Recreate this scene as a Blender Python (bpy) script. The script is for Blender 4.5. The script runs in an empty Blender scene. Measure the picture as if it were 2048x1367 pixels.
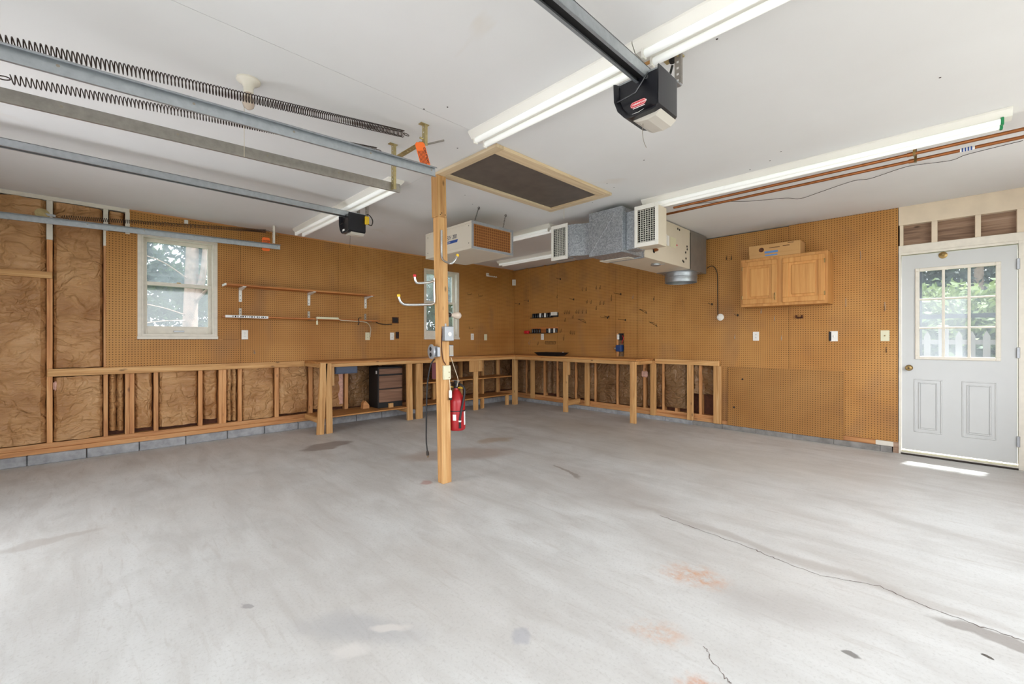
import bpy, math, random
from mathutils import Vector, Matrix, noise
random.seed(7)
SC = bpy.context.scene
COL = SC.collection
R = math.radians

# ---------------------------------------------------------------- camera
F_PX, CX, CY, CH, HC = 864.0, 6.18, -6.13, 1.20, 2.60
YAW = R(135.5)
cam_d = bpy.data.cameras.new('camera')
cam_d.sensor_width = 36.0
cam_d.lens = F_PX / 2048 * 36.0
cam_d.shift_y = -4.5 / 2048
cam_d.clip_start = 0.05
cam = bpy.data.objects.new('camera', cam_d)
cam.location = (CX, CY, CH)
cam.rotation_euler = (R(90), 0, YAW - R(90))
COL.objects.link(cam)
SC.camera = cam

# ---------------------------------------------------------------- world, daylight, exposure
SC.view_settings.view_transform = 'Standard'
SC.view_settings.look = 'None'
SC.view_settings.gamma = 1.0
SC.view_settings.use_curve_mapping = False
SC.view_settings.exposure = 0.68
SC.cycles.max_bounces = 8
SC.cycles.adaptive_threshold = 0.02
W = bpy.data.worlds.new('overcast_sky')
SC.world = W
W.use_nodes = True
bg = W.node_tree.nodes['Background']
bg.inputs['Color'].default_value = (0.92, 0.96, 1.0, 1)
bg.inputs['Strength'].default_value = 4.0
sun_d = bpy.data.lights.new('sun', 'SUN')
sun_d.energy, sun_d.angle, sun_d.color = 17.0, R(2.5), (1.0, 0.985, 0.95)
sun = bpy.data.objects.new('sun', sun_d)
sun.rotation_euler = Vector((-0.06, -0.30, -0.95)).to_track_quat('-Z', 'Y').to_euler()
COL.objects.link(sun)


def portal(loc, rot, sx, sy):
    l = bpy.data.lights.new('daylight_portal', 'AREA')
    l.shape = 'RECTANGLE'
    l.size, l.size_y = sx, sy
    l.cycles.is_portal = True
    o = bpy.data.objects.new('daylight_portal', l)
    o.location, o.rotation_euler = loc, rot
    COL.objects.link(o)


YF, XS = -7.35, 7.30                         # front (garage door) wall and the wall beside the camera
LIGHT_BAYS = ((2.05, 3.15), (4.5, 6.4))              # openings added in the unseen front wall to let light in
SIDE_LIGHT_GAP = (-6.0, -0.9, 0.80, 2.42)              # unseen opening added beside the camera, shaped to spread light
for b0, b1 in LIGHT_BAYS:
    portal(((b0 + b1) / 2, YF - 0.10, 1.08), (R(90), 0, 0), b1 - b0, 2.14)
portal((XS + 0.12, (SIDE_LIGHT_GAP[0] + SIDE_LIGHT_GAP[1]) / 2, 1.61), (0, R(90), 0), 1.62, SIDE_LIGHT_GAP[1] - SIDE_LIGHT_GAP[0])
portal((-0.15, -5.38, 1.79), (0, R(-90), 0), 1.1, 0.72)


# ---------------------------------------------------------------- pixel -> place helpers
_F = (math.cos(YAW), math.sin(YAW))
_R = (math.sin(YAW), -math.cos(YAW))


def at(ax, px, py, v):
    r = (px - 1024.0) / F_PX
    d = (_F[0] + _R[0] * r, _F[1] + _R[1] * r, (679.0 - py) / F_PX)
    c = (CX, CY, CH)
    t = (v - c[ax]) / d[ax]
    return Vector([c[i] + t * d[i] for i in range(3)])


def oX(px, py, v=0.0): return at(0, px, py, v)
def oY(px, py, v=0.0): return at(1, px, py, v)
def oZ(px, py, v=0.0): return at(2, px, py, v)


# ---------------------------------------------------------------- mesh helpers
class G:
    def __init__(s):
        s.v, s.f = [], []

    def add(s, vs, fs):
        n = len(s.v)
        s.v += [tuple(v) for v in vs]
        s.f += [tuple(i + n for i in f) for f in fs]
        return s

    def box(s, x0, x1, y0, y1, z0, z1):
        x0, x1 = min(x0, x1), max(x0, x1)
        y0, y1 = min(y0, y1), max(y0, y1)
        z0, z1 = min(z0, z1), max(z0, z1)
        return s.add([(x0, y0, z0), (x1, y0, z0), (x1, y1, z0), (x0, y1, z0), (x0, y0, z1), (x1, y0, z1), (x1, y1, z1), (x0, y1, z1)],
                     [(0, 3, 2, 1), (4, 5, 6, 7), (0, 1, 5, 4), (1, 2, 6, 5), (2, 3, 7, 6), (3, 0, 4, 7)])

    def beam(s, p0, p1, w, h, up=(0, 0, 1)):
        p0, p1 = Vector(p0), Vector(p1)
        d = (p1 - p0).normalized()
        a = d.cross(Vector(up)).normalized()
        b = a.cross(d).normalized()
        vs = []
        for p in (p0, p1):
            for i, j in ((-1, -1), (1, -1), (1, 1), (-1, 1)):
                vs.append(p + a * (i * w / 2) + b * (j * h / 2))
        return s.add(vs, [(0, 1, 2, 3), (7, 6, 5, 4), (0, 4, 5, 1), (1, 5, 6, 2), (2, 6, 7, 3), (3, 7, 4, 0)])

    def tube(s, pts, r, n=8, cap=True):
        pts = [Vector(p) for p in pts]
        rs = r if isinstance(r, (list, tuple)) else [r] * len(pts)
        t0 = (pts[1] - pts[0]).normalized()
        a = t0.cross(Vector((0, 0, 1)))
        if a.length < 1e-3:
            a = t0.cross(Vector((1, 0, 0)))
        a.normalize()
        vs, fs = [], []
        for i, p in enumerate(pts):
            t = (pts[min(i + 1, len(pts) - 1)] - pts[max(i - 1, 0)])
            if t.length < 1e-9:
                t = t0
            t.normalize()
            a = (a - t * a.dot(t))
            if a.length < 1e-6:
                a = t.orthogonal()
            a.normalize()
            b = t.cross(a)
            for k in range(n):
                q = 2 * math.pi * k / n
                vs.append(p + a * (math.cos(q) * rs[i]) + b * (math.sin(q) * rs[i]))
        for i in range(len(pts) - 1):
            for k in range(n):
                k2 = (k + 1) % n
                fs.append((i * n + k, i * n + k2, (i + 1) * n + k2, (i + 1) * n + k))
        if cap:
            fs.append(tuple(reversed(range(n))))
            m = (len(pts) - 1) * n
            fs.append(tuple(range(m, m + n)))
        return s.add(vs, fs)

    def lathe(s, prof, o, ax=(0, 0, 1), n=20, cap=True):
        """prof: (radius, distance along ax)"""
        ax = Vector(ax).normalized()
        a = ax.orthogonal().normalized()
        b = ax.cross(a)
        o = Vector(o)
        vs, fs = [], []
        for r, t in prof:
            for k in range(n):
                q = 2 * math.pi * k / n
                vs.append(o + ax * t + a * (math.cos(q) * r) + b * (math.sin(q) * r))
        for i in range(len(prof) - 1):
            for k in range(n):
                k2 = (k + 1) % n
                fs.append((i * n + k, i * n + k2, (i + 1) * n + k2, (i + 1) * n + k))
        if cap:
            fs.append(tuple(reversed(range(n))))
            m = (len(prof) - 1) * n
            fs.append(tuple(range(m, m + n)))
        return s.add(vs, fs)

    def prism(s, poly, ax, a, b):
        """poly of 2-D points in the two other axes (in x,y,z order), pushed from a to b along ax"""
        def P(q, t):
            q = list(q)
            q.insert(ax, t)
            return q
        n = len(poly)
        vs = [P(q, a) for q in poly] + [P(q, b) for q in poly]
        fs = [tuple(range(n)), tuple(reversed(range(n, 2 * n)))]
        fs += [(i, i + n, (i + 1) % n + n, (i + 1) % n) for i in range(n)]
        return s.add(vs, fs)

    def poly(s, pts):
        return s.add(pts, [tuple(range(len(pts)))])

    def panel(s, ax, d0, d1, rect, holes=()):
        """flat board with rectangular holes; ax is the thickness axis, rect = (a0, a1, b0, b1) in the other two"""
        A = sorted({rect[0], rect[1], *[h[0] for h in holes], *[h[1] for h in holes]})
        B = sorted({rect[2], rect[3], *[h[2] for h in holes], *[h[3] for h in holes]})
        for i in range(len(A) - 1):
            for j in range(len(B) - 1):
                ca, cb = (A[i] + A[i + 1]) / 2, (B[j] + B[j + 1]) / 2
                if not (rect[0] <= ca <= rect[1] and rect[2] <= cb <= rect[3]):
                    continue
                if any(h[0] < ca < h[1] and h[2] < cb < h[3] for h in holes):
                    continue
                q = [[A[i], A[i + 1]], [B[j], B[j + 1]]]
                q.insert(ax, [d0, d1])
                s.box(*q[0], *q[1], *q[2])
        return s

    def build(s, name, m, parent=None, smooth=False, bevel=0.0, loc=None):
        off = world_loc(parent) if parent else Vector((0, 0, 0))
        if loc is not None:
            off = off + (Vector(loc) - off)
        me = bpy.data.meshes.new(name)
        me.from_pydata([tuple(Vector(v) - off) for v in s.v], [], s.f)
        import bmesh
        bm = bmesh.new()
        bm.from_mesh(me)
        bmesh.ops.recalc_face_normals(bm, faces=bm.faces)
        if smooth:
            for f in bm.faces:
                f.smooth = True
            for e in bm.edges:
                if len(e.link_faces) == 2 and e.calc_face_angle(0) > R(40):
                    e.smooth = False
        bm.to_mesh(me)
        bm.free()
        o = bpy.data.objects.new(name, me)
        COL.objects.link(o)
        for mm in (m if isinstance(m, (list, tuple)) else [m]):
            me.materials.append(mm)
        if parent:
            o.parent = parent
            if loc is not None:
                o.location = Vector(loc) - world_loc(parent)
        elif loc is not None:
            o.location = loc
        if bevel:
            b = o.modifiers.new('edge', 'BEVEL')
            b.width, b.segments, b.limit_method = bevel, 1, 'ANGLE'
        return o


def world_loc(o):
    l = Vector((0, 0, 0))
    while o:
        l = l + o.location
        o = o.parent
    return l


def tag(o, label, cat, group=None):
    o['label'], o['category'] = label, cat
    if group:
        o['group'] = group
    return o


def thing(name, label, cat, loc, group=None):
    o = bpy.data.objects.new(name, None)
    o.empty_display_size = 0.05
    o.location = loc
    COL.objects.link(o)
    return tag(o, label, cat, group)


def struct(o):
    o['kind'] = 'structure'
    return o


def copy_tree(o, loc=None, parent=None, label=None, group=None):
    kids = list(o.children)
    c = o.copy()
    COL.objects.link(c)
    c.parent = parent
    if loc is not None:
        c.location = loc
    if label:
        c['label'] = label
    if group:
        c['group'] = group
    for k in kids:
        copy_tree(k, None, c)
    return c


def bx(name, m, parent, *b, bevel=0.0):
    return G().box(*b).build(name, m, parent, bevel=bevel)


def smooth_path(pts, k=6):
    """Catmull-Rom through pts"""
    P = [Vector(p) for p in pts]
    P = [P[0] * 2 - P[1]] + P + [P[-1] * 2 - P[-2]]
    out = []
    for i in range(1, len(P) - 2):
        a, b, c, d = P[i - 1], P[i], P[i + 1], P[i + 2]
        for j in range(k):
            t = j / k
            out.append(0.5 * ((2 * b) + (c - a) * t + (2 * a - 5 * b + 4 * c - d) * t * t + (3 * b - a - 3 * c + d) * t ** 3))
    out.append(P[-2])
    return out


def text_part(s, size, o, right, up, m, parent, name='lettering', bold=0.0, spacing=1.0, sx=1.0):
    cu = bpy.data.curves.new('t', 'FONT')
    cu.body, cu.size, cu.offset, cu.space_character = s, size, bold, spacing
    cu.resolution_u = 2
    to = bpy.data.objects.new('t', cu)
    COL.objects.link(to)
    dg = bpy.context.evaluated_depsgraph_get()
    me = bpy.data.meshes.new_from_object(to.evaluated_get(dg))
    bpy.data.objects.remove(to)
    o, right, up = Vector(o), Vector(right).normalized(), Vector(up).normalized()
    off = world_loc(parent)
    for v in me.vertices:
        v.co = o + right * v.co.x * sx + up * v.co.y - off
    me.name = name
    me.materials.clear()
    me.materials.append(m)
    ob = bpy.data.objects.new(name, me)
    COL.objects.link(ob)
    ob.parent = parent
    return ob


# ---------------------------------------------------------------- materials
class N:
    def __init__(s, name):
        s.m = bpy.data.materials.new(name)
        s.m.use_nodes = True
        s.t = s.m.node_tree
        s.b = s.t.nodes['Principled BSDF']
        s.out = s.t.nodes['Material Output']

    def n(s, typ, **kw):
        nd = s.t.nodes.new(typ)
        for k, v in kw.items():
            if k[0] == '_':
                setattr(nd, k[1:], v)
            else:
                key = k.replace('__', ' ')
                sock = nd.inputs[int(key[1:])] if key[0] == 'i' and key[1:].isdigit() else nd.inputs[key]
                if hasattr(v, 'is_linked'):
                    s.t.links.new(v, sock)
                else:
                    sock.default_value = v
        return nd

    def link(s, a, b): s.t.links.new(a, b)

    def math(s, op, a, b=0.0, c=0.0):
        nd = s.n('ShaderNodeMath', _operation=op, i0=a, i1=b)
        if hasattr(c, 'is_linked'):
            s.link(c, nd.inputs[2])
        else:
            nd.inputs[2].default_value = c
        return nd.outputs[0]

    def mix(s, fac, a, b):
        nd = s.t.nodes.new('ShaderNodeMix')
        nd.data_type = 'RGBA'
        for sock, v in ((nd.inputs[0], fac), (nd.inputs[6], a), (nd.inputs[7], b)):
            if hasattr(v, 'is_linked'):
                s.link(v, sock)
            else:
                sock.default_value = v if sock.type == 'VALUE' else c4(v)
        return nd.outputs[2]

    def ramp(s, fac, *stops):
        nd = s.t.nodes.new('ShaderNodeValToRGB')
        e = nd.color_ramp.elements
        while len(e) < len(stops):
            e.new(0.5)
        for el, (p, c) in zip(e, stops):
            el.position, el.color = p, c4(c)
        s.link(fac, nd.inputs[0])
        return nd.outputs[0]

    def noise(s, vec, scale, detail=4, rough=0.55, dist=0.0):
        return s.n('ShaderNodeTexNoise', Vector=vec, Scale=scale, Detail=detail, Roughness=rough, Distortion=dist).outputs[0]

    def pos(s):
        return s.n('ShaderNodeTexCoord').outputs['Object']

    def map(s, vec, scale, loc=(0, 0, 0)):
        return s.n('ShaderNodeMapping', Vector=vec, Scale=scale, Location=loc).outputs[0]

    def base(s, c):
        if hasattr(c, 'is_linked'):
            s.link(c, s.b.inputs['Base Color'])
        else:
            s.b.inputs['Base Color'].default_value = c4(c)

    def bump(s, h, strength=0.3, dist=0.01):
        nd = s.n('ShaderNodeBump', Height=h, Strength=strength, Distance=dist)
        s.link(nd.outputs[0], s.b.inputs['Normal'])

    def rough(s, r):
        if hasattr(r, 'is_linked'):
            s.link(r, s.b.inputs['Roughness'])
        else:
            s.b.inputs['Roughness'].default_value = r


def c4(c):
    return tuple(c) if len(c) == 4 else (*c, 1.0)


def srgb(r, g, b):
    f = lambda u: (u / 255 / 12.92) if u <= 10 else ((u / 255 + 0.055) / 1.055) ** 2.4
    return (f(r), f(g), f(b))


def plain(name, c, rough=0.5, metal=0.0, var=0.0, spec=0.5, bump=0.0, scale=30.0):
    k = N(name)
    k.b.inputs['Metallic'].default_value = metal
    k.b.inputs['Specular IOR Level'].default_value = spec
    k.rough(rough)
    if var or bump:
        nz = k.noise(k.pos(), scale, 5)
    if var:
        d = tuple(x * (1 - var) for x in c)
        l = tuple(min(1, x * (1 + var)) for x in c)
        k.base(k.ramp(nz, (0.3, d), (0.7, l)))
    else:
        k.base(c)
    if bump:
        k.bump(nz, bump, 0.004)
    return k.m


def wood(name, dark, mid, light, axis, rough=0.6, knots=True, grain=1.0):
    """boards with the grain running along the given axis"""
    k = N(name)
    p = k.pos()
    rnd = k.n('ShaderNodeObjectInfo').outputs['Random']
    offs = k.n('ShaderNodeCombineXYZ', X=k.math('MULTIPLY', rnd, 37.0), Y=k.math('MULTIPLY', rnd, 61.0), Z=k.math('MULTIPLY', rnd, 17.0)).outputs[0]
    pp = k.n('ShaderNodeVectorMath', _operation='ADD', i0=p, i1=offs).outputs[0]
    sc = [26.0 * grain] * 3
    sc[axis] = 1.3 * grain
    v = k.map(pp, sc)
    nz = k.noise(v, 1.0, 6, 0.6, 0.9)
    c = k.ramp(nz, (0.28, dark), (0.5, mid), (0.74, light))
    sc2 = [90.0] * 3
    sc2[axis] = 5.0
    fine = k.noise(k.map(pp, sc2), 1.0, 3)
    c = k.mix(k.math('MULTIPLY', k.math('SUBTRACT', fine, 0.45), 0.55), c, dark)
    if knots:
        sk = [9.0] * 3
        sk[axis] = 4.0
        vo = k.n('ShaderNodeTexVoronoi', Vector=k.map(pp, sk), Scale=1.0)
        kn = k.ramp(vo.outputs['Distance'], (0.05, (1, 1, 1)), (0.13, (0, 0, 0)))
        c = k.mix(k.math('MULTIPLY', kn, 0.75), c, tuple(x * 0.35 for x in dark))
    val = k.n('ShaderNodeHueSaturation', Color=c, Value=k.math('ADD', k.math('MULTIPLY', rnd, 0.24), 0.88))
    k.base(val.outputs[0])
    k.rough(rough)
    k.bump(nz, 0.15, 0.002)
    return k.m


def woods(name, d, m_, l, **kw):
    return [wood(name + '_' + 'xyz'[a], d, m_, l, a, **kw) for a in range(3)]


PINE = woods('new_pine', srgb(168, 116, 64), srgb(204, 154, 96), srgb(222, 182, 128))
FRAME = woods('old_framing', srgb(168, 104, 58), srgb(210, 150, 94), srgb(226, 176, 122))
OAK = woods('golden_oak', srgb(186, 124, 62), srgb(206, 146, 80), srgb(218, 164, 98), knots=False, grain=0.8)
BENCH = woods('bench_wood', srgb(150, 92, 44), srgb(190, 132, 72), srgb(212, 160, 100))
SHELF = woods('shelf_board', srgb(150, 84, 38), srgb(190, 118, 58), srgb(208, 144, 82), knots=False)
PLY = wood('weathered_plywood', srgb(92, 66, 52), srgb(156, 126, 104), srgb(190, 164, 144), 0, rough=0.8, grain=0.7)
DRAWERWOOD = wood('drawer_veneer', srgb(92, 62, 46), srgb(128, 92, 70), srgb(146, 112, 90), 1, knots=False)


def make_pegboard(name, axis, tone=1.0):
    k = N(name)
    p = k.pos()
    sep = k.n('ShaderNodeSeparateXYZ', Vector=p)
    u, w = sep.outputs[axis], sep.outputs[2]

    def cell(a):
        return k.math('SUBTRACT', k.math('FRACT', k.math('MULTIPLY', k.math('ADD', a, 20.0), 1 / 0.0254)), 0.5)
    cu, cw = cell(u), cell(w)
    d = k.math('SQRT', k.math('ADD', k.math('MULTIPLY', cu, cu), k.math('MULTIPLY', cw, cw)))
    hole = k.math('SUBTRACT', 1.0, k.n('ShaderNodeMapRange', Value=d, i1=0.15, i2=0.24).outputs[0])
    big = k.noise(p, 1.1, 3)
    fib = k.noise(p, 160.0, 3)
    c = k.ramp(big, (0.3, tuple(x * tone for x in srgb(180, 124, 62))), (0.55, tuple(x * tone for x in srgb(198, 144, 80))), (0.75, tuple(x * tone for x in srgb(206, 154, 92))))
    c = k.mix(k.math('MULTIPLY', fib, 0.35), c, tuple(x * tone for x in srgb(150, 98, 46)))
    # grimy smudges where tools hung
    sm = k.ramp(k.noise(k.map(p, (1.6, 1.6, 0.9)), 1.3, 2, 0.5, 0.3), (0.56, (0, 0, 0)), (0.74, (1, 1, 1)))
    c = k.mix(k.math('MULTIPLY', sm, 0.45), c, srgb(132, 100, 78))
    c = k.mix(k.math('MULTIPLY', hole, 0.8), c, srgb(62, 34, 14))
    k.base(c)
    k.rough(0.55)
    k.b.inputs['Specular IOR Level'].default_value = 0.3
    k.bump(k.math('SUBTRACT', 1.0, hole), 0.25, 0.003)
    return k.m


PEG_Y = make_pegboard('pegboard_window_wall', 1)
PEG_X = make_pegboard('pegboard_door_wall', 0)
PEG_LOOSE = make_pegboard('pegboard_loose_sheet', 0, 0.78)
HARDBOARD = plain('dark_hardboard', srgb(150, 92, 40), 0.5, var=0.18, scale=3)


def make_kraft(name='kraft_paper', t=1.0):
    k = N(name)
    p = k.pos()
    big = k.noise(p, 2.4, 5)
    wv = k.n('ShaderNodeTexNoise', Vector=p, Scale=2.2, Detail=3.0)
    wp = k.n('ShaderNodeVectorMath', _operation='MULTIPLY_ADD', i0=wv.outputs['Color'], i1=(0.5, 0.5, 0.5), i2=p).outputs[0]
    # creases: folded lines where warped noise crosses its middle
    def crease(vec, sc, w):
        n_ = k.noise(vec, sc, 2, 0.5)
        return k.n('ShaderNodeMapRange', Value=k.math('ABSOLUTE', k.math('SUBTRACT', n_, 0.5)), i1=0.0, i2=w, i3=0.0, i4=1.0).outputs[0]
    c1 = crease(k.map(wp, (3, 3, 8)), 1.0, 0.10)
    c2 = crease(k.map(wp, (6, 6, 5)), 1.2, 0.06)
    soft = k.noise(k.map(p, (3, 3, 10)), 1.6, 5, 0.6, 1.0)
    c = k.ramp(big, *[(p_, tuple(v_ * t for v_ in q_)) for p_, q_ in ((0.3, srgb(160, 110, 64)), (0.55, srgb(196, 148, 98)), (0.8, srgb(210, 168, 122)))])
    c = k.mix(k.math('MULTIPLY', k.math('SUBTRACT', 1.0, c1), 0.14), c, srgb(140, 92, 54))  # fold lines also darkened in colour, painting in crease shade
    k.base(c)
    k.rough(0.42)
    h = k.math('ADD', k.math('MULTIPLY', c1, 0.5), k.math('ADD', k.math('MULTIPLY', c2, 0.3), k.math('MULTIPLY', soft, 1.3)))
    k.bump(h, 0.8, 0.025)
    return k.m


KRAFT = make_kraft()
KRAFT_SHADED = make_kraft('shaded_kraft_paper', 0.42)  # same paper with the shade of the recesses put into its colour
PINK = plain('pink_fibreglass', srgb(214, 168, 150), 0.9, var=0.2, bump=0.5)


def make_drywall():
    k = N('painted_drywall')
    p = k.pos()
    a = k.noise(p, 0.7, 4)
    st = k.ramp(k.noise(p, 1.9, 3, 0.6, 0.8), (0.68, (0, 0, 0)), (0.82, (1, 1, 1)))
    c = k.ramp(a, (0.35, (0.74, 0.725, 0.715)), (0.65, (0.79, 0.785, 0.78)))
    c = k.mix(k.math('MULTIPLY', st, 0.28), c, srgb(206, 184, 150))
    k.base(c)
    k.rough(0.85)
    k.b.inputs['Specular IOR Level'].default_value = 0.2
    k.bump(k.noise(p, 60, 3), 0.06, 0.002)
    return k.m


DRYWALL = make_drywall()


def make_concrete_floor():
    k = N('worn_concrete_floor')
    p = k.pos()
    # trowel streaks, mottling, grime
    st = k.noise(k.map(p, (1.0, 3.4, 1)), 1.3, 6, 0.6, 0.5)
    mot = k.noise(p, 3.2, 8, 0.62, 0.4)
    fine = k.noise(p, 70, 4, 0.7)
    big = k.noise(p, 0.5, 3)
    c = k.ramp(st, (0.3, (0.50, 0.485, 0.465)), (0.52, (0.60, 0.595, 0.58)), (0.72, (0.66, 0.66, 0.65)))
    c = k.mix(k.ramp(mot, (0.5, (0, 0, 0)), (0.75, (0.45, 0.45, 0.45))), c, (0.44, 0.42, 0.40))
    c = k.mix(k.ramp(big, (0.48, (0, 0, 0)), (0.7, (0.4, 0.4, 0.4))), c, (0.46, 0.42, 0.38))
    c = k.mix(k.ramp(fine, (0.52, (0, 0, 0)), (0.75, (0.5, 0.5, 0.5))), c, (0.36, 0.34, 0.32))
    scr = k.noise(k.map(p, (3.0, 22.0, 1), (4, 2, 0)), 1.0, 5, 0.65, 0.8)
    c = k.mix(k.ramp(scr, (0.56, (0, 0, 0)), (0.72, (0.55, 0.55, 0.55))), c, (0.45, 0.42, 0.39))
    wv = k.n('ShaderNodeTexNoise', Vector=p, Scale=4.0, Detail=5.0)
    warp = k.n('ShaderNodeVectorMath', _operation='MULTIPLY_ADD', i0=wv.outputs['Color'], i1=(0.22, 0.22, 0), i2=(-0.11, -0.11, 0)).outputs[0]
    wp = k.n('ShaderNodeVectorMath', _operation='ADD', i0=p, i1=warp).outputs[0]
    spk = k.ramp(k.noise(p, 16, 6, 0.7), (0.42, (0, 0, 0)), (0.62, (1, 1, 1)))

    def stain(x, y, rx, ry, ang, col, s, soft=0.35, speck=False):
        nonlocal c
        nd = k.n('ShaderNodeMapping', _vector_type='TEXTURE', Vector=wp, Location=(x, y, 0), Rotation=(0, 0, R(ang)), Scale=(rx, ry, 1))
        sp = k.n('ShaderNodeSeparateXYZ', Vector=nd.outputs[0])
        d = k.math('SQRT', k.math('ADD', k.math('POWER', sp.outputs[0], 2.0), k.math('POWER', sp.outputs[1], 2.0)))
        msk = k.n('ShaderNodeMapRange', Value=d, i1=1.0, i2=1.0 - soft, i3=0.0, i4=s, _interpolation_type='SMOOTHSTEP').outputs[0]
        c = k.mix(k.math('MULTIPLY', msk, spk) if speck else msk, c, col)
    grime = (0.34, 0.28, 0.23)
    stain(1.22, -4.19, 0.17, 0.34, 8, (0.27, 0.235, 0.215), 0.85, 0.3)        # oil patch by the bench leg
    stain(2.55, -3.35, 0.75, 0.30, 60, (0.36, 0.27, 0.22), 0.62, 0.5)         # brown stain beyond the post
    stain(2.35, -2.65, 0.30, 0.14, 70, (0.42, 0.30, 0.20), 0.6, 0.5)
    stain(4.3, -1.6, 1.9, 0.9, 15, (0.44, 0.39, 0.33), 0.45, 0.9)             # traffic grime along the door wall
    stain(2.6, -1.3, 1.7, 0.7, 0, (0.42, 0.36, 0.29), 0.45, 0.9)
    stain(4.2, -3.1, 1.1, 0.55, -15, (0.38, 0.34, 0.31), 0.45, 0.9)
    stain(5.6, -3.9, 0.5, 0.22, 20, (0.34, 0.31, 0.29), 0.4, 0.9)
    stain(5.5, -3.35, 1.5, 0.07, -4, (0.36, 0.32, 0.29), 0.5, 0.7)            # dirt along the crack
    stain(6.35, -3.53, 0.32, 0.05, -6, (0.24, 0.21, 0.19), 0.7, 0.4)
    stain(3.72, -3.02, 0.26, 0.035, -20, (0.27, 0.23, 0.20), 0.75, 0.4)
    stain(5.27, -3.93, 0.22, 0.14, 20, srgb(196, 140, 98), 0.75, 0.8, True)         # rust spots
    stain(5.33, -4.45, 0.16, 0.13, 0, srgb(196, 142, 100), 0.6, 0.8, True)
    stain(5.55, -4.62, 0.12, 0.08, 30, srgb(190, 120, 70), 0.7, 0.7, True)
    stain(4.46, -5.32, 0.36, 0.12, 35, (0.36, 0.36, 0.37), 0.5, 0.7)          # worn patch with bare pale aggregate
    stain(4.56, -5.42, 0.10, 0.06, 40, (0.66, 0.63, 0.60), 0.6, 0.5)
    stain(4.53, -5.24, 0.10, 0.035, 60, (0.68, 0.64, 0.60), 0.65, 0.5)
    stain(4.98, -4.87, 0.055, 0.03, 30, (0.36, 0.36, 0.39), 0.6, 0.6)
    stain(3.94, -5.60, 0.045, 0.025, 40, (0.30, 0.28, 0.28), 0.75, 0.3)
    stain(5.94, -4.06, 0.03, 0.02, 0, (0.16, 0.15, 0.14), 0.85, 0.4)
    stain(6.28, -3.72, 0.022, 0.012, 0, (0.06, 0.05, 0.04), 0.95, 0.3)
    stain(2.4, -6.25, 0.07, 0.28, 0, (0.40, 0.36, 0.33), 0.5, 0.5)
    stain(3.08, -4.10, 0.09, 0.07, 0, srgb(170, 110, 96), 0.55, 0.5)          # rust by the post foot
    k.base(c)
    k.rough(k.n('ShaderNodeMapRange', Value=mot, i1=0.3, i2=0.7, i3=0.42, i4=0.62).outputs[0])
    k.b.inputs['Specular IOR Level'].default_value = 0.35
    k.bump(k.math('ADD', fine, k.math('MULTIPLY', mot, 2.0)), 0.10, 0.004)
    return k.m


FLOORM = make_concrete_floor()
BLOCK = plain('grey_masonry', srgb(160, 160, 162), 0.9, var=0.25, bump=0.5, scale=14)
BLOCKD = plain('dark_grey_masonry', srgb(140, 136, 132), 0.9, var=0.3, bump=0.5, scale=9)
WHITEP = plain('chipped_white_paint', srgb(226, 218, 204), 0.5, var=0.06, scale=18)
CREAMP = plain('cream_primed_board', srgb(226, 208, 184), 0.6, var=0.06, scale=6)
DOORW = plain('door_white', srgb(202, 202, 200), 0.42, var=0.02, scale=4)
TRIMBEIGE = wood('pale_trim', srgb(196, 168, 130), srgb(220, 196, 160), srgb(232, 212, 180), 0, knots=False)
TRIMBEIGEY = wood('pale_trim_y', srgb(196, 168, 130), srgb(220, 196, 160), srgb(232, 212, 180), 1, knots=False)
HATCH = plain('dark_hardboard_hatch', srgb(98, 88, 80), 0.6, var=0.14, scale=9)
FIXW = plain('fixture_enamel', srgb(238, 234, 226), 0.35)
TUBEW = plain('fluorescent_tube', srgb(248, 250, 246), 0.2)
TUBEW.node_tree.nodes['Principled BSDF'].inputs['Emission Color'].default_value = (1, 1, 0.97, 1)
TUBEW.node_tree.nodes['Principled BSDF'].inputs['Emission Strength'].default_value = 0.14
GREEN = plain('green_tombstone', srgb(30, 140, 84), 0.5)
GALV = plain('galvanised_steel', srgb(168, 172, 176), 0.4, metal=0.75, var=0.10, scale=30)
GALVD = plain('weathered_track_steel', srgb(158, 152, 146), 0.45, metal=0.8, var=0.12, scale=30)


def make_spangle():
    k = N('spangled_sheet_metal')
    vo = k.n('ShaderNodeTexVoronoi', Vector=k.pos(), Scale=90.0)
    c = k.ramp(vo.outputs['Color'], (0.2, srgb(146, 150, 156)), (0.8, srgb(184, 188, 194)))
    k.base(c)
    k.b.inputs['Metallic'].default_value = 0.6
    k.rough(0.42)
    return k.m


SPANGLE = make_spangle()
DUCTGREY = plain('dull_sheet_metal', srgb(148, 142, 136), 0.5, metal=0.55, var=0.08, scale=8)
CHROME = plain('bright_zinc_tube', srgb(206, 206, 204), 0.25, metal=0.9)
BRASS = plain('aged_brass', srgb(150, 124, 80), 0.32, metal=0.9, var=0.2)
ZINC = plain('yellow_zinc', srgb(188, 172, 126), 0.4, metal=0.7, var=0.15)
SPRINGM = plain('oiled_spring_steel', srgb(62, 48, 42), 0.4, metal=0.7, var=0.2)
BLACKP = plain('glossy_black_plastic', srgb(22, 22, 28), 0.28)
BLACKM = plain('matte_black', srgb(26, 24, 24), 0.6)
DARKWIRE = plain('dark_wire', srgb(44, 34, 28), 0.5, metal=0.3)
PALEWIRE = plain('zinc_wire', srgb(160, 150, 136), 0.4, metal=0.6)
WHITEPL = plain('white_plastic', srgb(240, 236, 228), 0.4)
IVORY = plain('ivory_plastic', srgb(222, 216, 184), 0.4)
PORC = plain('porcelain', srgb(230, 222, 208), 0.25)
GREYMET = plain('grey_box_steel', srgb(168, 170, 174), 0.4, metal=0.6, var=0.08)
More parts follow.
